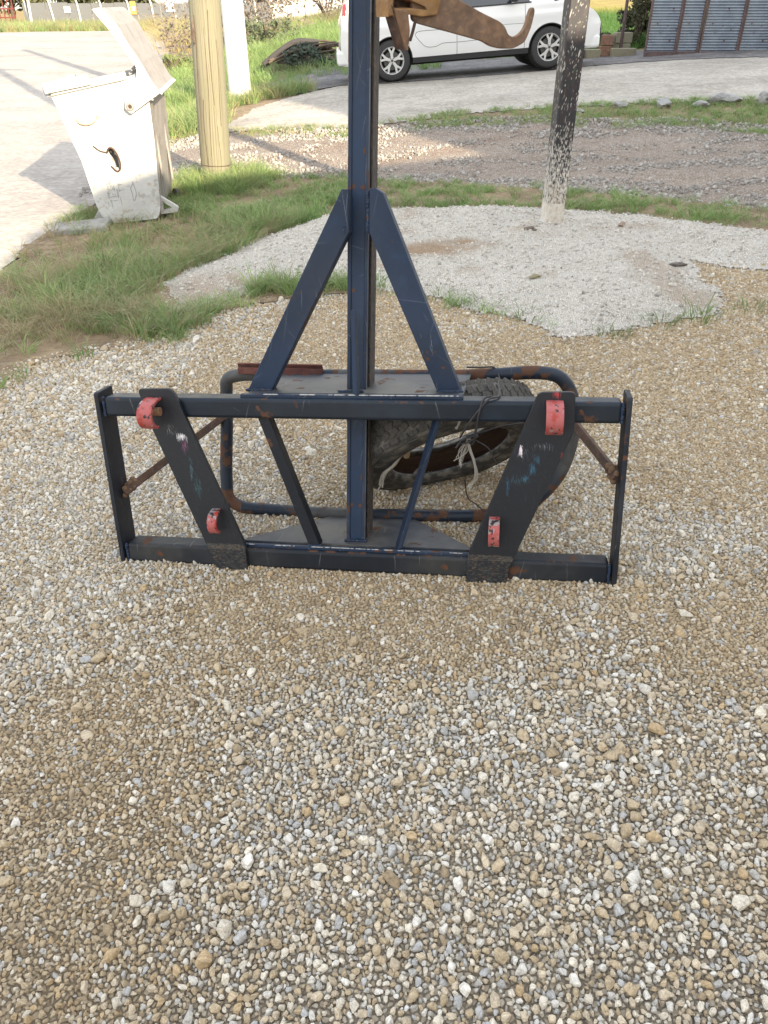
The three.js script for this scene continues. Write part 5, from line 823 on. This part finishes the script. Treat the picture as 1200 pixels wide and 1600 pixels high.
      const rim = [new THREE.LatheGeometry([[0.19, 0.02], [0.2, 0.08], [0.214, 0.104], [0.222, 0.1], [0.218, 0.06]].map(([r, z]) => new THREE.Vector2(r, z)), 56).rotateX(Math.PI / 2), new THREE.CylinderGeometry(0.055, 0.065, 0.03, 24).rotateX(Math.PI / 2).translate(0, 0, 0.085)];
      for (let k = 0; k < 5; k++) { const sp = plate(roundPoly([[-0.022, 0.03], [0.022, 0.03], [0.026, 0.11], [0.062, 0.185], [0.058, 0.205], [0.036, 0.206], [0, 0.145], [-0.036, 0.206], [-0.058, 0.205], [-0.062, 0.185], [-0.026, 0.11]], 0.006, 2), 0.03, 0.004); sp.translate(0, 0, 0.065); sp.rotateZ(k * 2 * Math.PI / 5); rim.push(sp); }
      const rm = part(w, 'rim', rim, M_alloy); 
      part(w, 'hub', [...[0, 1, 2, 3, 4].map((k) => new THREE.CylinderGeometry(0.011, 0.011, 0.012, 10).rotateX(Math.PI / 2).translate(0.045 * Math.sin(k * 1.2566 + 0.63), 0.045 * Math.cos(k * 1.2566 + 0.63), 0.096)), new THREE.CylinderGeometry(0.024, 0.024, 0.012, 16).rotateX(Math.PI / 2).translate(0, 0, 0.1)], M_disc);
      part(w, 'brake_disc', new THREE.CylinderGeometry(0.15, 0.15, 0.02, 32).rotateX(Math.PI / 2).translate(0, 0, 0.03), M_disc);
    }
    const hl = part(t, 'headlight', U(new THREE.SphereGeometry(1, 24, 16).scale(0.27, 0.085, 0.07).rotateY(s * 0.55).rotateZ(-0.35).translate(4.48, 0.8, s * 0.74)), M_glass);
    part(hl, 'lamp_bowl', U(new THREE.SphereGeometry(1, 16, 12).scale(0.06, 0.05, 0.04).rotateY(s * 0.55).translate(4.54, 0.79, s * 0.775)), M_alloy);
    part(t, 'tail_light', U(new THREE.SphereGeometry(1, 16, 12).scale(0.06, 0.2, 0.08).translate(0.14, 1.05, s * 0.75)), new THREE.MeshPhysicalMaterial({ color: new THREE.Color(0.35, 0.02, 0.02), roughness: 0.15, clearcoat: 1 }));
  }
  part(t, 'underbody', [box(4.2, 0.55, 1.5, 2.28, 0.62, 0), box(4.2, 0.1, 1.4, 2.28, 0.27, 0), ...[xr, xf].map((c) => new THREE.CylinderGeometry(0.37, 0.37, 1.6, 32).rotateX(Math.PI / 2).translate(c, wy + 0.01, 0))], M_dark);
  part(t, 'rear_bumper', box(0.32, 0.25, 1.66, 0.08, 0.42, 0, 0.06), M_paint); part(t, 'front_bumper', box(0.3, 0.22, 1.56, 4.62, 0.35, 0, 0.06), M_paint); part(t, 'grille', box(0.06, 0.16, 0.9, 4.78, 0.58, 0, 0.03), M_trim);
  const wi = (i0, i1, w) => { const pos = [], idx = []; for (let i = i0; i <= i1; i++) for (let k = 0; k <= 8; k++) { const z = lerp(-1, 1, k / 8), p = prof[i], q = prof[i + 1].clone().sub(prof[i - 1]), N = V(-q.y, q.x, 0).normalize(), c = 0.05 * (1 - z * z * w * w) + 0.004; pos.push(p.x + N.x * c, p.y + N.y * c, z * w * hw(p.x, p.y)); } for (let i = 0; i < i1 - i0; i++) for (let k = 0; k < 8; k++) { const a = i * 9 + k; idx.push(a, a + 1, a + 9, a + 1, a + 10, a + 9); } const g = new THREE.BufferGeometry(); g.setAttribute('position', new THREE.Float32BufferAttribute(pos, 3)); g.setIndex(idx); g.computeVertexNormals(); return g; };
  const at = (x, lo) => prof.findIndex((p, i) => (lo ? i < 70 && p.x > x && p.y > 1.1 : i > 60 && p.x > x));
  part(t, 'windscreen', wi(at(2.9, false), at(3.72, false), 0.88), M_glass); part(t, 'rear_window', wi(at(0.15, true), at(0.42, true), 0.85), M_glass);
}

/* ------------------------------------------------------------------ across the road: mesh fence, signs, gate, far buildings */
{
  const M_mesh = new THREE.MeshStandardMaterial({ color: new THREE.Color(0.15, 0.155, 0.16), roughness: 1, bumpMap: stoneBump, bumpScale: 0.02 }), M_postw = new THREE.MeshStandardMaterial({ color: new THREE.Color(0.62, 0.6, 0.56), roughness: 0.9 });
  const M_sign = new THREE.MeshStandardMaterial({ color: new THREE.Color(0.75, 0.75, 0.75), roughness: 0.5 }), M_signo = new THREE.MeshStandardMaterial({ color: new THREE.Color(0.6, 0.28, 0.08), roughness: 0.5 }), M_gate = new THREE.MeshStandardMaterial({ color: new THREE.Color(0.16, 0.035, 0.03), roughness: 0.6 });
  const Z = -62, fy = hgt(-20, Z);
  const t = thing('mesh_fence', 'long fence of dark shade mesh on white concrete posts with bent tops across the road', 'fence'); t.position.set(-19, fy, Z);
  for (let k = 0; k < 12; k++) { const x = -5.4 + k * 1.55; if (x > 11) break; const g = new RoundedBoxGeometry(1.53, 1.3, 0.02, 1, 0.004); g.translate(x + 0.8, 0.78 + 0.03 * Math.sin(k * 2), 0); part(t, 'mesh_panel', U(g), M_mesh); }
  const rr = rng(881);
  for (const x of [-5.1, -3.35, -1.55, 0.0, 1.9, 3.45, 5.0, 6.7, 8.6, 10.4]) { const l = -0.25 * rr() - 0.02; part(t, 'post', tube([V(x, -0.1, 0.07), V(x + l * 0.5, 0.9, 0.07), V(x + l, 1.5, 0.09), V(x + l - 0.06, 1.75, 0.3), V(x + l - 0.06, 1.9, 0.55)], 0.06, 14, 7), M_postw); }
  for (const [x, y, w, h, m, label] of [[-2.35, 1.05, 0.42, 0.38, M_sign, 'white square sign low on the mesh fence left of the container'], [2.1, 1.15, 0.4, 0.75, M_signo, 'orange-brown notice on the mesh fence above the lid'], [4.55, 1.2, 0.5, 0.55, M_sign, 'white sign on the mesh fence left of the wooden pole']]) { const s = part(scene, 'fence_sign', U(new RoundedBoxGeometry(w, h, 0.03, 2, 0.01)), m); s.position.set(-19 + x, fy + y, Z + 0.08); tag(s, label, 'sign'); if (m === M_signo) part(s, 'notice_paper', box(w * 0.6, h * 0.3, 0.012, 0, -0.03, 0.02, 0.003), M_sign); }
  const lp = thing('lamp_post', 'tall thin white pole in front of the mesh fence near the red gate', 'pole'); lp.position.set(-23.6, hgt(-23.6, -61), -61); part(lp, 'shaft', U(new THREE.CylinderGeometry(0.06, 0.09, 7, 12).translate(0, 3.5, 0)), M_postw); part(lp, 'arm', tube([V(0, 6.9, 0), V(0.3, 7.2, 0), V(1.2, 7.3, 0)], 0.04, 12, 8), M_postw); part(lp, 'lantern', U(new THREE.SphereGeometry(1, 16, 10).scale(0.32, 0.07, 0.12).translate(1.4, 7.28, 0)), M_postw); lp.rotation.z = -0.05;
  const g = thing('red_gate', 'dark red barred gate at the far left end of the fence', 'gate'); g.position.set(-26.2, hgt(-26, Z), Z); for (let k = 0; k < 9; k++) part(g, 'bar', box(0.06, 1.7, 0.05, -1.4 + k * 0.32, 0.9, 0, 0.01), M_gate); for (const y of [0.1, 0.6, 1.1, 1.7]) part(g, 'rail', box(2.7, 0.08, 0.06, -0.1, y, 0.01, 0.01), M_gate);
  const M_pale = new THREE.MeshStandardMaterial({ color: new THREE.Color(0.6, 0.57, 0.52), roughness: 0.9 }), M_win = new THREE.MeshStandardMaterial({ color: new THREE.Color(0.05, 0.06, 0.07), roughness: 0.2 });
  const house = (label, x, z, w, h, d) => { const o = thing('house', label, 'house'); o.position.set(x, hgt(x, z) - 0.1, z); part(o, 'wall', box(w, h, d, 0, h / 2, 0, 0.02), M_pale); part(o, 'roof', U(new THREE.CylinderGeometry(0.02, w * 0.6, 1.6, 4, 1).rotateY(Math.PI / 4).scale(1.25, 1, 1.1).translate(0, h + 0.8, 0)), M_roof); for (let k = -1; k <= 1; k++) part(o, 'window', box(w * 0.14, h * 0.3, 0.1, k * w * 0.28, h * 0.55, d / 2, 0.01), M_win); };
  house('pale house far behind the mesh fence between two trees', -27, -95, 9, 5, 7); house('pale house far off above the white car', 6, -130, 12, 6, 8);
  const hut = thing('white_hut', 'small white panelled hut at the top of the bank left of the mast', 'hut'); hut.position.set(-3.1, hgt(-3.1, -37) - 0.02, -37); for (let k = 0; k < 4; k++) part(hut, 'panel', box(0.68, 2.2, 1.8, -1.05 + k * 0.7, 1.1, 0, 0.02), M_pale); part(hut, 'roof', box(3.1, 0.12, 2.2, 0, 2.27, 0, 0.02), M_roof);
}
renderer.render(scene, camera);
